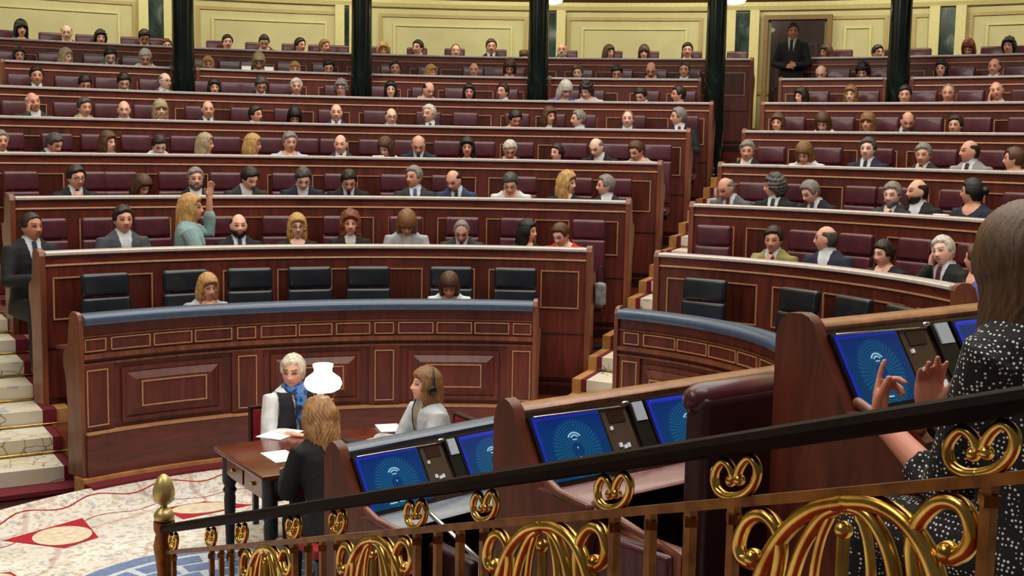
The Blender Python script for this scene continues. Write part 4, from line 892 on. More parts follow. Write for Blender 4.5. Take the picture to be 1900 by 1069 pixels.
# ------------------------------------------------------------------ nearer desks (the other arm of the hemicycle), seen from behind
class Desk: pass
def near_desk(O, u, zt, zf, length, ew, top, shelf, screens, consoles, label, lamp=True):
    d = Desk(); d.u = Vector((u[0], u[1], 0)).normalized(); d.O = Vector((O[0], O[1], 0)) - d.u * .04; d.w = Vector((d.u.y, -d.u.x, 0)); d.zt = zt
    P = d.P = lambda t, w, z: d.O + d.u * t + d.w * w + Vector((0, 0, z))
    def t_of(px, w=.17, z=-.12):
        lo, hi = -1., 4.
        for _ in range(40):
            m_ = (lo + hi) / 2
            if proj(P(m_, w, zt + z))[0] < px: lo = m_
            else: hi = m_
        return lo
    d.t_of = t_of
    o = empty('tiered_desk', tuple(P(0, 0, zf))); tag(o, label, 'desk', 'screen desks of the nearer rows')
    ext = lambda prof, t0, t1: extrude([P(t0, w, zt + z) for w, z in prof], d.u * (t1 - t0))
    h = zf - zt
    wpart(o, 'front_panel', ext([(-.02, h), (-.02, -.03), (.01, -.03), (.01, h)], 0, length), 'wood_desk')
    wpart(o, 'ledge', ext([(.005, -.045), (-.005, -.02), (.008, 0), (.070, .0), (.083, -.010), (.080, -.030)], .0, length), top, True, sharp=50)['label'] = 'blue padded ledge' if top == 'blue_pad' else 'polished wooden ledge'
    wpart(o, 'screen_board', ext([(.05, -.026), (.082, -.026), (.225, -.235), (.19, -.235)], 0, length), 'wood_dark')
    wpart(o, 'writing_shelf', ext([(.19, -.265), (.19, -.235), (.35, -.245), (.365, -.256), (.35, -.268)], 0, length), shelf, True, sharp=40)
    wpart(o, 'shade_lining', ext([(.01, h), (.02, h), (.04, -.27), (.01, -.27)], 0, length), 'shade_black')  # near-black sheet painting in the shade of the knee space
    # profile of the end panel
    E_ = [(ew, h), (ew, -.05), (ew + .015, -.005), (ew + .045, .022), (.03, .026), (.055, .018), (.078, -.002), (.090, -.04), (.205, -.232), (.28, -.236), (.44, -.245), (.465, -.265), (.46, -.31), (.445, -.36), (.44, -.50), (.44, h)]
    for t0 in (-.042, length): wpart(o, 'end_panel', ext(E_, t0, t0 + .042), 'wood_desk', True, sharp=35)
    wpart(o, 'arm_strip', tube([P(-.03, .235, zt - .20), P(-.03, .30, zt - .226), P(-.03, .44, zt - .236)], .016, 8), 'wood_end', True)
    sl = (Vector((0, 0, 1)) * -.205 + d.w * .125)          # down the slope
    nrm = (d.w * .205 + Vector((0, 0, .125))).normalized()
    def slab(t0, t1, a, b_, th, off=.0):
        A = P(t0, .086, zt - .028) + sl * a + nrm * off; B = P(t1, .086, zt - .028) + sl * a + nrm * off; C_ = P(t1, .086, zt - .028) + sl * b_ + nrm * off; D_ = P(t0, .086, zt - .028) + sl * b_ + nrm * off
        return extrude([D_, C_, B, A], nrm * th)
    for x0, x1 in screens:
        t0, t1 = max(.010, t_of(x0)), t_of(x1)
        m_ = wpart(o, 'monitor', slab(t0 - .010, t1 + .010, .03, 1.02, .012), 'black_plastic')
        V, F_ = slab(t0, t1, .06, .98, .003, .012); me = mesh('display', [(p[0] - o.location.x, p[1] - o.location.y, p[2] - o.location.z) for p in V], F_, 'screen')
        uv = me.uv_layers.new(name='UVMap'); cs = [(0, 0), (1, 0), (1, 1), (0, 1)] * 2
        for lp in me.loops: uv.data[lp.index].uv = cs[lp.vertex_index]
        q = obj('display', me, m_); q['label'] = 'glowing blue seating-plan display'
    for kind, x0, x1 in consoles:
        t0, t1 = t_of(x0), t_of(x1); dt = t1 - t0
        if kind == 'c':
            m_ = wpart(o, 'console', slab(t0, t1, .06, 1.0, .008), 'console')
            for (a, b_, c, e, mt) in ((.15, .22, .35, .40, 'button'), (.28, .36, .60, .66, 'button'), (.44, .52, .64, .69, 'button'), (.58, .66, .62, .68, 'button'), (.30, .36, .72, .77, 'button'), (.72, .90, .80, .90, 'button')):
                q = wpart(o, 'button', slab(t0 + dt * a, t0 + dt * b_, c, e, .008, .008), mt); q.parent = m_
            q = wpart(o, 'speaker_grille', slab(t0 + dt * .2, t0 + dt * .85, .12, .30, .003, .008), 'wood_dark'); q.parent = m_
        else:
            m_ = wpart(o, 'card_slot', slab(t0, t1, .04, 1.0, .014), 'black_plastic')
            for c, e in ((.06, .34), (.80, .98)):
                q = wpart(o, 'white_card', slab(t0 + dt * .18, t0 + dt * .9, c, e, .006, .014), 'white_plastic'); q.parent = m_
    if lamp:
        for x0, x1 in screens[:1]:
            t0, t1 = max(.01, t_of(x0)), t_of(consoles[0][2])
            wpart(o, 'reading_light', merge(tube([P(t0 + .01, .108, zt - .030), P(t1, .108, zt - .040)], .0035, 8), tube([P(t1 - .008, .108, zt - .030), P(t1 + .008, .108, zt - .030)], .008, 10)), 'chrome', True)
    return d
D1 = near_desk((-.640, 4.667), (.72, .69), ztop(0) + .02, zfl(0), 1.25, -.022, 'blue_pad', 'shelf_blue', [(677, 790), (868, 965)], [('c', 796, 836), ('k', 842, 862)], 'lowest near desk with a blue padded ledge and two glowing screens')
D2 = near_desk((.028, 3.965), (.787, .616), ztop(1) + .03, zfl(1), 1.60, -.025, 'wood_desk_top', 'shelf_red', [(990, 1130), (1222, 1345)], [('c', 1136, 1182), ('k', 1188, 1214)], 'middle near desk with two blue screens beside a maroon chair back')
D3 = near_desk((.886, 3.572), (.81, .585), ztop(2) + .015, zfl(2), 1.5, -.065, 'wood_desk_top', 'shelf_red', [(1538, 1690), (1800, 1930)], [('c', 1698, 1748), ('k', 1756, 1788)], 'highest near desk with a blue screen in front of the gesturing person')
for D_, zf, nm in ((D1, zfl(0), 1), (D2, zfl(1), 2), (D3, zfl(2), 3)):
    q = [D_.P(-.3, -.055, 0), D_.P(3.2, -.055, 0), D_.P(3.2, .86, 0), D_.P(-.3, .86, 0)]
    struct('floor_tier', extrude([(p.x, p.y, zf - .36) for p in q], (0, 0, .36)), 'wood_dark')
# maroon armchair behind the middle desk, seen from its back, and one folded seat
def near_chair(D_, t, w, zf, label, px0, px1):
    o = empty('leather_armchair', tuple(D_.P(t, w, zf))); tag(o, label, 'chair', 'maroon armchairs at the nearer desks')
    L = o.location
    bx = lambda t0, t1, w0, w1, z0, z1, b_: xform(cbox(t0, t1, w0, w1, z0, z1, b_), Matrix(((D_.u.x, D_.w.x, 0, 0), (D_.u.y, D_.w.y, 0, 0), (0, 0, 1, 0), (0, 0, 0, 1))))
    lp = lambda nm, vf, mt: obj(nm, mesh(nm, vf[0], vf[1], mt, True, sharp=60), o)
    lp('backrest', bx(px0, px1, .20, .29, .40, 1.13, .03), 'maroon_dark'); lp('head_roll', xform(tube([(px0 + .03, .235, 1.115), (px1 - .03, .235, 1.115)], .05, 14), Matrix(((D_.u.x, D_.w.x, 0, 0), (D_.u.y, D_.w.y, 0, 0), (0, 0, 1, 0), (0, 0, 0, 1)))), 'maroon')
    lp('seat', bx(px0 + .02, px1 - .02, -.22, .20, .36, .45, .03), 'maroon_dark'); lp('frame', bx(-.05, .05, -.05, .25, .0, .37, .01), 'chair_frame')
    for s_ in (px0 + .03, px1 - .03): lp('armrest', bx(s_ - .03, s_ + .03, -.20, .22, .60, .64, .012), 'wood_end')
    lp('brass_stud', xform(lathe([(.012, 0), (.011, .006), (.0, .008)], 12), Matrix.Translation(D_.u * (px0 + .07) + D_.w * .288 + Vector((0, 0, .98))) @ Matrix.Rotation(math.atan2(D_.w.y, D_.w.x), 4, 'Z') @ Matrix.Rotation(PI / 2, 4, 'Y')), 'brass')
    return o
near_chair(D2, .36, .42, zfl(1), 'maroon leather armchair with brass stud, back turned, beside the middle near desk', -.19, .19)
def strut(px0, py0, D0, px1, py1, D1_, mat, label, r=.010):
    p0, p1 = at_y(px0, py0, D0), at_y(px1, py1, D1_); o = empty('folding_seat', (p1.x, p1.y, p1.z - .45)); tag(o, label, 'seat')
    wpart(o, 'support_bar', tube([p0, p1, p1 + Vector((0, 0, -.45))], r, 8), mat, True); return o, p0, p1
fs, p0, p1 = strut(1105, 936, 3.62, 1256, 1033, 3.38, 'wood_end', 'maroon folding seat with a slanted wooden arm under the middle near desk', .014)
m_ = (p0 + p1) / 2; wpart(fs, 'seat_pad', xform(cbox(-.16, .16, -.03, .03, -.30, -.035, .02), Matrix.Translation(m_) @ Matrix.Rotation(math.atan2((p1 - p0).y, (p1 - p0).x), 4, 'Z')), 'maroon', True)
fs, p0, p1 = strut(800, 955, 4.45, 892, 1042, 4.2, 'chrome', 'folding seat with a slanted pale metal bar under the lowest near desk')
m_ = (p0 + p1) / 2; wpart(fs, 'seat_pad', xform(cbox(-.14, .14, -.03, .03, -.34, -.05, .02), Matrix.Translation(m_) @ Matrix.Rotation(math.atan2((p1 - p0).y, (p1 - p0).x), 4, 'Z')), 'maroon_dark', True)
# ------------------------------------------------------------------ stair railing
RX = lambda D_: 1.5667 - .6176 * D_
def rail_z():
    a = at_y(300, 967, 4.74); b_ = at_y(1850, 712, 1.55); return lambda D_: b_.z + (a.z - b_.z) * (D_ - 1.55) / (4.74 - 1.55)
RZ = rail_z()
RU = Vector((-.6176, 1, 0)).normalized(); RN = Vector((RU.y, -RU.x, 0))
def RP(D_, v=0, n=0): return Vector((RX(D_), D_, RZ(D_) + v)) + RN * n
ro = empty('stair_railing', tuple(RP(4.77, -RZ(4.77)))); tag(ro, 'brass scrollwork stair railing with a dark wooden handrail crossing the near right', 'railing')
sec = [(-.024, -.044), (-.027, -.028), (-.022, -.016), (-.010, -.011), (.010, -.011), (.022, -.016), (.027, -.028), (.024, -.044), (.010, -.049), (-.010, -.049)]
def rail_bar(sec, d0, d1):
    V = [tuple(RP(d_, v, n)) for d_ in (d0, d1) for n, v in sec]; m_ = len(sec)
    return V, [(i, (i + 1) % m_, m_ + (i + 1) % m_, m_ + i) for i in range(m_)] + [tuple(range(m_)), tuple(m_ + i for i in reversed(range(m_)))]
wpart(ro, 'handrail', rail_bar(sec, .75, 4.78), 'wood_rail', True, sharp=28)
r_ = .009; wpart(ro, 'middle_rail', rail_bar([(-r_, -.137), (-r_, -.120), (r_, -.120), (r_, -.137)], .75, 4.77), 'bronze')
wpart(ro, 'bottom_rail', rail_bar([(-.02, -.92), (-.02, -.89), (.02, -.89), (.02, -.92)], .75, 4.77), 'bronze')
def rpath(pts, D0): return [RP(D0 + u * .851, v) for u, v in pts]
def band(pts, D0, rad_, n=8, fl=1.0): return tube(spline([(p.x, p.y, p.z) for p in rpath(pts, D0)], 5), rad_, n)
HEART = [(.010, -.010), (.004, -.002), (.012, .014), (.026, .022), (.039, .010), (.041, -.006), (.034, -.022), (.018, -.033), (.0, -.036)]
for D0 in (1.55, 1.94, 2.22, 2.62, 2.90, 3.30, 3.58, 3.98, 4.26, 4.66):
    ps = []
    for sx in (-1, 1):
        ps.append(band([(sx * u * 1.22, -.081 + v * 1.08) for u, v in HEART], D0, .0082)); e = RP(D0 + sx * .010 * .851, -.092); ps.append(ellipsoid(e, (.010,) * 3, 12, 8))
    wpart(ro, 'heart_scroll', merge(*ps), 'brass', True)
for k in range(-1, 5):
    for q in range(4):
        D0 = 1.94 + .68 * k + q * .0915
        if D0 < .8 or D0 > 4.7: continue
        b_ = RP(D0, -.14); h = .0082; ps = []
        V = [tuple(RP(D0, v) + RU * a * h + RN * c * h) for v in (-.90, -.125) for a, c in ((-1, -1), (1, -1), (1, 1), (-1, 1))]
        col = xform(cbox(-.011, .011, -.011, .011, -.008, .008), Matrix.Translation(RP(D0, -.155)))
        wpart(ro, 'baluster', merge((V, [(0, 1, 5, 4), (1, 2, 6, 5), (2, 3, 7, 6), (3, 0, 4, 7), (0, 1, 2, 3), (4, 5, 6, 7)]), col), 'bronze')
for k in range(-1, 4):
    D0 = 1.94 + .68 * k - .20
    if k == 4: continue
    ps = []
    for sx in (-1, 1):
        arch = [(0, -.142), (sx * .06, -.150), (sx * .12, -.185), (sx * .165, -.25), (sx * .185, -.34), (sx * .18, -.46), (sx * .14, -.60), (sx * .06, -.76), (0, -.88)]
        ps.append(band(arch, D0, .0150))
        ps.append(band([(0, -.148), (sx * .045, -.165), (sx * .085, -.22), (sx * .105, -.30), (sx * .10, -.40), (sx * .06, -.52), (0, -.60)], D0, .0115))
        ps.append(band([(sx * .02, -.15), (sx * .045, -.20), (sx * .055, -.27), (sx * .04, -.33), (sx * .022, -.31), (sx * .02, -.285)], D0, .008))
        ps.append(ellipsoid(RP(D0 + sx * .022 * .851, -.284), (.015,) * 3, 12, 8))
        ps.append(band([(sx * .128, -.40), (sx * .145, -.37), (sx * .14, -.33), (sx * .115, -.325), (sx * .105, -.345)], D0, .007)); ps.append(ellipsoid(RP(D0 + sx * .108 * .851, -.35), (.012,) * 3, 12, 8))
        c = (.186, -.200)
        sc_ = [(c[0] + .004, c[1] - .024), (c[0] + .020, c[1] - .016), (c[0] + .026, c[1] + .004), (c[0] + .012, c[1] + .030), (c[0] - .016, c[1] + .036), (c[0] - .042, c[1] + .014), (c[0] - .046, c[1] - .02), (c[0] - .03, c[1] - .08), (c[0] + .0, c[1] - .16), (c[0] + .03, c[1] - .25)]
        ps.append(band([(sx * (c[0] + (a - c[0]) * 1.3 if i_ < 8 else a), (c[1] + (b2 - c[1]) * 1.3 if i_ < 8 else b2)) for i_, (a, b2) in enumerate(sc_)], D0, .0125)); ps.append(ellipsoid(RP(D0 + sx * (c[0] - .002) * .851, c[1] - .024), (.017,) * 3, 12, 8))
    ps.append(tube([RP(D0, -.19), RP(D0, -.88)], .010, 8)); ps.append(ellipsoid(RP(D0, -.185), (.014,) * 3, 12, 8))
    wpart(ro, 'arch_scroll', merge(*ps), 'brass', True)
pp = RP(4.77); pw = .036
wpart(ro, 'newel_post', merge(cbox(pp.x - pw, pp.x + pw, pp.y - pw, pp.y + pw, 0.005, pp.z - .30), lathe([(.05, 0), (.052, .02), (.035, .04), (.030, .09), (.036, .14), (.044, .20), (.034, .25), (.042, .27), (.042, .302)], 20, (pp.x, pp.y, pp.z - .30))), 'bronze', True, sharp=40)
wpart(ro, 'pinecone_finial', lathe([(.030, 0), (.040, .012), (.040, .03), (.028, .048), (.014, .056), (.014, .068), (.030, .078), (.041, .088), (.0405, .10), (.044, .106), (.0425, .124), (.043, .13), (.037, .15), (.036, .155), (.024, .178), (.010, .192), (.0, .195)], 22, (pp.x, pp.y, pp.z + .002)), 'brass_pale', True)
# steps below the railing
ps = []
for k in range(11):
    Da, Db = 4.75 - k * .38, 4.75 - (k + 1) * .38; z1 = max(.03, RZ((Da + Db) / 2) - .93); q = [RP(Da), RP(Db), RP(Db) - RN * 1.1, RP(Da) - RN * 1.1]
    ps.append(extrude([(p.x, p.y, max(-.01, z1 - .5)) for p in q], (0, 0, z1 - max(-.01, z1 - .5))))
struct('floor_stairs_near', merge(*ps), 'burgundy')
# ------------------------------------------------------------------ shorthand table
TZ = .68
a_ = at_z(396, 827, TZ); lu = Vector((.843, .538, 0)); wv_ = Vector((.538, -.843, 0))
TP = lambda t, w, z=0.0: Vector((a_.x, a_.y, 0)) + lu * t + wv_ * w + Vector((0, 0, z))
TL, TW = 1.02, .76
tb = empty('writing_table', tuple(TP(TL / 2, TW / 2, 0))); tag(tb, 'dark polished wooden writing table with turned legs on the floral carpet', 'table')
TMX = Matrix(((lu.x, wv_.x, 0, a_.x), (lu.y, wv_.y, 0, a_.y), (0, 0, 1, 0), (0, 0, 0, 1)))
wpart(tb, 'tabletop', xform(cbox(0, TL, 0, TW, TZ - .03, TZ, .008), TMX), 'wood_table', True, sharp=40)
wpart(tb, 'apron', xform(merge(cbox(.05, TL - .05, .05, .075, TZ - .16, TZ - .03), cbox(.05, TL - .05, TW - .075, TW - .05, TZ - .16, TZ - .03), cbox(.05, .075, .075, TW - .075, TZ - .16, TZ - .03), cbox(TL - .075, TL - .05, .075, TW - .075, TZ - .16, TZ - .03)), TMX), 'wood_table')
for q in (0, 1):
    dr_ = wpart(tb, 'drawer', xform(cbox(.040, .052, .08 + q * .31, .36 + q * .31, TZ - .148, TZ - .045, .004), TMX), 'wood_table'); kn = wpart(tb, 'knob', xform(lathe([(.010, 0), (.014, .012), (.0, .02)], 12), TMX @ Matrix.Translation((.04, .22 + q * .31, TZ - .097)) @ Matrix.Rotation(-PI / 2, 4, 'Y')), 'brass', True); kn.parent = dr_
for t in (.07, TL - .07):
    for w_ in (.07, TW - .07):
        p = TP(t, w_)
        wpart(tb, 'leg', lathe([(.018, 0.006), (.026, .03), (.018, .06), (.024, .10), (.034, .38), (.030, .41), (.040, .43), (.030, .45), (.042, .48), (.042, TZ - .03)], 16, (p.x, p.y, 0)), 'leg_black', True, sharp=45)
# oil lamp
lp_ = empty('oil_lamp', tuple(TP(.52, .36, TZ))); tag(lp_, 'brass oil-style table lamp with a glowing white milk-glass shade on the writing table', 'lamp')
L0 = tuple(lp_.location)
wpart(lp_, 'base', lathe([(.065, 0), (.06, .012), (.02, .03), (.016, .10), (.04, .14), (.055, .19), (.04, .235), (.02, .25)], 24, L0), 'brass', True)
wpart(lp_, 'shade_holder', merge(*[tube(spline([Vector(L0) + Vector((math.cos(t) * .02, math.sin(t) * .02, .25)), Vector(L0) + Vector((math.cos(t) * .06, math.sin(t) * .06, .285)), Vector(L0) + Vector((math.cos(t) * .068, math.sin(t) * .068, .335))]), .004, 6) for t in (0.5, 2.6, 4.7)]), 'brass', True)
wpart(lp_, 'milk_glass_shade', lathe([(.068, .335), (.094, .35), (.108, .378), (.098, .408), (.070, .43), (.053, .442), (.050, .46), (.058, .485), (.056, .49), (.0, .49)], 32, L0), 'lamp_glass', True)
pl_ = bpy.data.lights.new('lamp_bulb', 'POINT'); pl_.energy = 5; pl_.color = (1, .93, .8); pl_.shadow_soft_size = .1; po = bpy.data.objects.new('lamp_bulb', pl_); COL.objects.link(po); po.location = (L0[0], L0[1], L0[2] + .60)
def sheet(px, py, w_, h_, rz, label, k=1):
    p = at_z(px, py, TZ); o = empty('paper_sheet', (p.x, p.y, TZ + .001), rz)
    obj('page', mesh('page', *cbox(-w_ / 2, w_ / 2, -h_ / 2, h_ / 2, 0, .004 * k), 'paper'), o); tag(o, label, 'paper', 'papers on the writing table')
sheet(520, 806, .17, .26, -.4, 'open white notepad under the writing hand of the person in the black vest'); sheet(521, 848, .15, .24, .56, 'white sheet of paper near the table edge beside the person in black')
sheet(722, 795, .14, .2, .3, 'white notepad under the hand of the headphone wearer')
def red_chair(p, rz, label, sc=.9, back=True):
    o = empty('velvet_chair', (p.x, p.y, .006), rz); o.scale = (sc,) * 3
    if back: obj('backrest', mesh('backrest', *cbox(-.21, .21, .22, .27, .50, .93, .02), 'red_velvet', True), o)
    obj('seat', mesh('seat', *cbox(-.22, .22, -.22, .22, .40, .47, .02), 'red_velvet', True), o)
    if back: obj('back_frame', mesh('back_frame', *merge(cbox(-.225, -.21, .22, .275, .40, .945), cbox(.21, .225, .22, .275, .40, .945), cbox(-.21, .21, .22, .275, .93, .945)), 'maroon_dark'), o)
    for sx in (-1, 1):
        for sy in (-1, 1): obj('leg', mesh('leg', *cbox(sx * .19 - .02, sx * .19 + .02, sy * .2 - .02 + .02, sy * .2 + .04, 0, .40), 'chair_frame'), o)
    tag(o, label, 'chair', 'red velvet chairs at the writing table'); return o
# ------------------------------------------------------------------ single figures
def figure(spec, loc, rz, sc, skin, label, name='person'):
    me = build_body(spec, 'body'); o = obj(name, me, None, loc, skin); o.rotation_euler = (0, 0, rz); o.scale = (sc if hasattr(sc, '__len__') else (sc,) * 3); tag(o, label, 'person'); return o
def wrap(o, nm, me, col=None, mat=None):
    if mat: me.materials.clear(); me.materials.append(M[mat])
    return obj(nm, me, o, color=col or 'ffffff')
fine = .007
# person in vest and scarf, far side of the table
s = make_spec(lean=.16, armL=((.21, -.16, .73), (.04, -.40, .80), (-.7, -.7, 0), (0, -.1, -1), (.8, .8, .8, .8)), armR=((-.22, -.14, .73), (-.13, -.38, .79), (.75, -.6, 0), (0, -.1, -1), (.5, .5, .5, .5)), yaw=-38, pitch=4, voxel=fine)
p = TP(.60, -.33); vest = figure(s, (p.x, p.y, .006), math.radians(32.7), .86, 'd2a08a', 'person with short white hair, black vest and blue scarf, writing at the table')
wrap(vest, 'white_shirt', build_jacket(s, 'white_shirt', v=False, end=.62, voxel=.009, inf=.010), 'dfe2e4')
vm = remesh(torso_vf(s, .026), .009, 2, 'vest', 'cloth'); cut(vm, s, lambda p_: p_.z > .548 or (p_.y < 0 and p_.z > .22 and abs(p_.x) < .05 * (p_.z - .22) / .3) or (abs(p_.x) > .150 and p_.z > .36)); wrap(vest, 'vest', vm, '14161e')
sc_pts = [s.T((.075 * math.sin(2 * PI * i / 12), -.005 - .082 * math.cos(2 * PI * i / 12), .565 + .012 * math.sin(i * 2.2))) for i in range(13)]
wrap(vest, 'scarf', remesh(merge(tube(sc_pts, .026, 10), tube([s.T((.02, -.10, .55)), s.T((.03, -.135, .44)), s.T((.035, -.14, .30))], [.028, .03, .032], 10, flat=1), tube([s.T((-.01, -.10, .55)), s.T((-.012, -.14, .46)), s.T((.0, -.142, .36))], [.024, .026, .026], 10)), .008, 2, 'scarf', 'scarf'))
wrap(vest, 'trousers', build_trousers(s), '15151a'); put_hair(vest, s.H, 'crop', 'white')
hh = obj('hair_top', hair('short'), vest, color='d8d0be'); hh.matrix_local = s.H.copy(); hh.name = 'fringe_hair'
pen = wrap(vest, 'pen', mesh('pen', *tube([(.05, -.47, .80), (.03, -.44, .90)], .004, 6), 'black_plastic'))
red_chair(p - wv_ * .02, math.radians(32.7), 'red velvet chair behind the person in the black vest', .80)
# headphone wearer, right end of the table
s = make_spec(lean=.22, armL=((.20, -.20, .72), (.10, -.44, .80), (-.3, -.95, 0), (0, -.1, -1), (.6,) * 4), armR=((-.21, -.22, .73), (-.10, -.45, .81), (.3, -.95, 0), (0, 0, -1), (.9,) * 4), yaw=-8, pitch=-10, voxel=fine)
p = TP(TL + .25, TW * .50); hp = figure(s, (p.x, p.y, .006), math.radians(-57), .83, 'd6a48e', 'person wearing headphones and a pale jacket, in profile at the table end')
wrap(hp, 'jacket', build_jacket(s, 'jacket', v0=.30, end=.94, voxel=.009, inf=.016), 'b9bec4'); wrap(hp, 'blouse', build_shirt(s, 'blouse'), '8c8478'); wrap(hp, 'trousers', build_trousers(s), '22242a'); put_hair(hp, s.H, 'bob', 'lbrown')
hb = tube([(math.sin(t) * .112, .01, math.cos(t) * .150) for t in np.linspace(-1.6, 1.6, 14)], .009, 8); cups = [xform(lathe([(.03, -.012), (.034, 0), (.026, .014)], 14), Matrix.Translation((sx * .112, .01, -.005)) @ Matrix.Rotation(sx * PI / 2, 4, 'Y')) for sx in (-1, 1)]
hd = obj('headphones', mesh('headphones', *merge(hb, *cups), 'black_plastic', True), hp); hd.matrix_local = s.H.copy()
red_chair(p + lu * .02, math.radians(-57), 'red velvet chair behind the headphone wearer at the table end', .80)
# person in black, back to the camera
s = make_spec(lean=.36, armL=((.24, -.18, .74), (.15, -.43, .80), (-.2, -.95, 0), (0, 0, -1), (.5,) * 4), armR=((-.24, -.18, .74), (-.12, -.43, .80), (.2, -.95, 0), (0, 0, -1), (.5,) * 4), yaw=-6, pitch=16, voxel=fine)
p = TP(.28, TW + .30); bk = figure(s, (p.x, p.y, .006), math.radians(212.7), .83, 'cf9c86', 'person in black with wavy blond hair, back turned, at the table')
wrap(bk, 'blouse', build_jacket(s, 'blouse', v=False, end=.94, voxel=.009, inf=.016), '050506'); wrap(bk, 'trousers', build_trousers(s), '0c0c10'); put_hair(bk, s.H, 'wavy', 'gold')
red_chair(p - wv_ * .02, math.radians(212.7), 'red velvet stool under the person in black at the near side of the table', .85, False)
# gesturing person at the highest near desk
s = make_spec(lean=.14, armL=((.10, -.20, .62), (.03, -.46, .74), (-.30, -.15, .95), (-.25, .6, .3), (.10, .75, 1.0, 1.1), dict(spread=.16, thumb=(.9, .5, .4))), armR=((-.20, -.20, .62), (-.160, -.45, .735), (.02, .05, 1), (.65, .75, 0), (.16, .12, .24, .34), dict(spread=.30, thumb=(1.1, .62, .35), tc=.1)), yaw=-14, pitch=2, voxel=.0058, shoulders=.90)
p = D3.P(-.022, .80, zfl(2)); gs = figure(s, tuple(p), math.radians(215.8), 1.04, 'd08a72', 'brown-haired person in black dress with white dots, hands raised at the screen')
wrap(gs, 'dotted_dress', build_jacket(s, 'dotted_dress', v=False, end=.30, voxel=.009, inf=.016), None, 'dotted'); wrap(gs, 'dotted_skirt', remesh(merge(*legs_vf(s, .02), torso_vf(s, .018)), .012, 2, 'dotted_skirt', 'dotted')); cut(gs.children[-1].data, s, lambda p_: p_.z > .10)
lh = hair_mesh('vlong', .006); h = obj('hair', lh, gs, color='52361f'); h.matrix_local = s.H.copy(); h.scale = (1.12, 1.1, 1.04)
st_ = empty('maroon_stool', tuple(D3.P(-.025, .80, zfl(2))), math.radians(215.8)); tag(st_, 'maroon leather seat under the gesturing person in the dotted dress', 'chair')
obj('seat', mesh('seat', *cbox(-.2, .2, -.2, .2, .36, .44, .03), 'maroon_dark', True), st_); obj('pedestal', mesh('pedestal', *lathe([(.19, 0), (.19, .02), (.04, .05), (.04, .37)], 18), 'chair_frame', True, sharp=40), st_)
# person with raised arm, second row
s = make_spec(lean=.04, hip=.60, armL=((.17, -.20, 1.06), (.13, -.20, 1.37), (0, -.1, 1), (-.6, -.4, 0), (.15, .15, .2, .25)), armR='down', yaw=-14, pitch=-4, voxel=.008)
R_ = rad(LB, 1) + .60; a = ang(LB, R_, 348, ztop(1)); p = pt(LB, R_ + .02, a, zfl(1)); up_ = figure(s, tuple(p), -a + math.radians(78), .98, 'd09a80', 'blonde person in a pale teal top raising an arm in the second row')
wrap(up_, 'blouse', build_jacket(s, 'blouse', v=False, end=.5, voxel=.009, inf=.014, bust=.025), '8fb0b0'); put_hair(up_, s.H, 'long', 'blond')
# person at the left end of the second row
s = make_spec(lean=.05, yaw=14, voxel=.008, armL='down', armR='down')
R_ = rad(LB, 1) + .50; a = ang(LB, R_, 62, ztop(1) + .2); p = pt(LB, R_ + .1, a, zfl(1)); q_ = at_y(62, 394, p.y); sc = (q_.z - p.z) / 1.30
le = figure(s, tuple(p), -a, max(.85, min(1.08, sc)), 'bf8468', 'dark-suited person with blue tie at the far left end of the second row')
for nm, me, c in (('jacket', build_jacket(s), '14161c'), ('shirt', build_shirt(s), 'd4d8de'), ('tie', build_tie(s), '22304e'), ('trousers', build_trousers(s), '14151a')): wrap(le, nm, me, c)
put_hair(le, s.H, 'crop', 'dark')
# usher standing by the door
s = make_spec(lean=.0, hip=.92, legs='stand', armL=((.25, -.02, 1.12), (.10, -.20, 1.10), (-.9, -.3, 0), (0, .6, -.3), (.6,) * 4), armR=((-.25, -.02, 1.12), (-.06, -.20, 1.08), (.9, -.3, 0), (0, .6, -.3), (.6,) * 4), yaw=10, voxel=.010)
R_ = rad(LB, 6.65); a = ang(LB, R_, 1468, 3.5); p = pt(LB, R_, a, 2.56); q_ = at_y(1470, 44, p.y)
us = figure(s, tuple(p), -a, (q_.z - 2.56) / 1.72, 'b87c62', 'person in a dark suit standing beside the dark door at the aisle top')
for nm, me, c in (('jacket', build_jacket(s), '0e0f13'), ('shirt', build_shirt(s), 'b8b4ac'), ('tie', build_tie(s), '101014'), ('trousers', build_trousers(s), '0e0f13')): wrap(us, nm, me, c)
put_hair(us, s.H, 'short', 'dark')

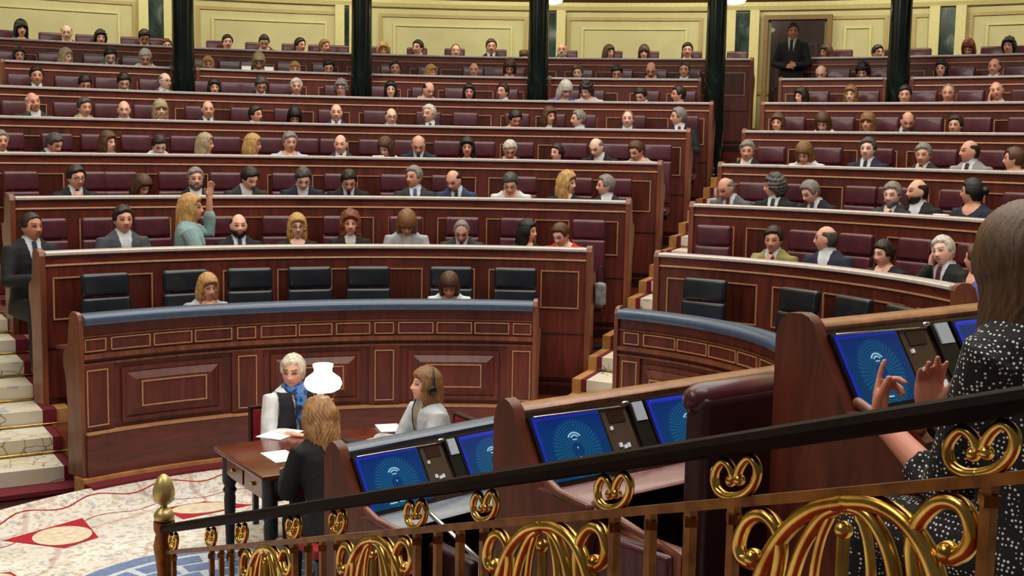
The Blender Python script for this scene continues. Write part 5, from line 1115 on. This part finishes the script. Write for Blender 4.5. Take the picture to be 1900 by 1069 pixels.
# ------------------------------------------------------------------ small things on the ledges
for n, px, lab in ((6, 457, 'white paper propped on the seventh-row ledge beside an ash-blonde person'), (6, 499, 'white paper lying flat on the seventh-row ledge near the second green column'), (3, 702, 'white sheet on the fourth-row ledge beside a brown-haired person'), (2, 1745, 'small white card on the third-row ledge of the right block')):
    b_ = RB if n == 2 else LB; a = ang(b_, rad(b_, n) + .03, px, ztop(n)); p = pt(b_, rad(b_, n) + .035, a, ztop(n) + .001)
    o = empty('paper_sheet', tuple(p), -a); obj('page', mesh('page', *cbox(-.06, .06, -.025, .03, 0, .012 if n < 6 else .05, .003), 'paper'), o); tag(o, lab, 'paper')
p = at_y(1113, 566, 10.75); o = empty('shoulder_bag', tuple(p)); tag(o, 'grey-white shoulder bag hanging beside the last maroon chair of the second row', 'bag')
wpart(o, 'bag_body', cbox(p.x - .05, p.x + .05, p.y - .06, p.y + .06, p.z, p.z + .20, .03), 'bag_grey', True)
wpart(o, 'strap', tube(spline([(p.x - .03, p.y, p.z + .18), (p.x - .025, p.y, p.z + .30), (p.x + .01, p.y, p.z + .34), (p.x + .03, p.y, p.z + .28), (p.x + .03, p.y, p.z + .18)]), .007, 6), 'black_plastic', True)
# ------------------------------------------------------------------ light
def area(name, loc, rot, size, power, col=(1, .93, .82)):
    l = bpy.data.lights.new(name, 'AREA'); l.shape = 'RECTANGLE'; l.size, l.size_y = size; l.energy = power; l.color = col
    o = bpy.data.objects.new(name, l); COL.objects.link(o); o.location = loc; o.rotation_euler = rot; return o
area('skylight', (0, 11, 11), (0, 0, 0), (13, 12), 1620, (1, .95, .88))
area('front_fill', (2, 3.0, 9.5), (math.radians(28), 0, 0), (7, 4), 420, (1, .92, .82))  # added fill high on the camera side, not a fitting of the hall
area('left_fill', (-6.5, 1.5, 8.5), (math.radians(25), math.radians(-38), 0), (3, 5), 300, (1, .92, .80))  # added fill from the left to brighten left-facing desk ends
for i in range(7):
    a = -.62 + i * .21; p = pt(LB, RW - 1.6, a, 4.9)
    area('wall_washer', p, (math.radians(38), 0, -a), (2.2, .25), 28, (1, .93, .72))
w = bpy.data.worlds.new('world'); SC.world = w; w.use_nodes = True
w.node_tree.nodes['Background'].inputs[0].default_value = (.55, .5, .46, 1); w.node_tree.nodes['Background'].inputs[1].default_value = .15
SC.view_settings.view_transform = 'Standard'; SC.view_settings.look = 'None'; SC.view_settings.exposure = 0.0
SC.cycles.use_denoising = True
SC.cycles.max_bounces = 6; SC.cycles.diffuse_bounces = 3; SC.cycles.glossy_bounces = 3; SC.cycles.caustics_reflective = False; SC.cycles.caustics_refractive = False; SC.cycles.sample_clamp_indirect = 4.0
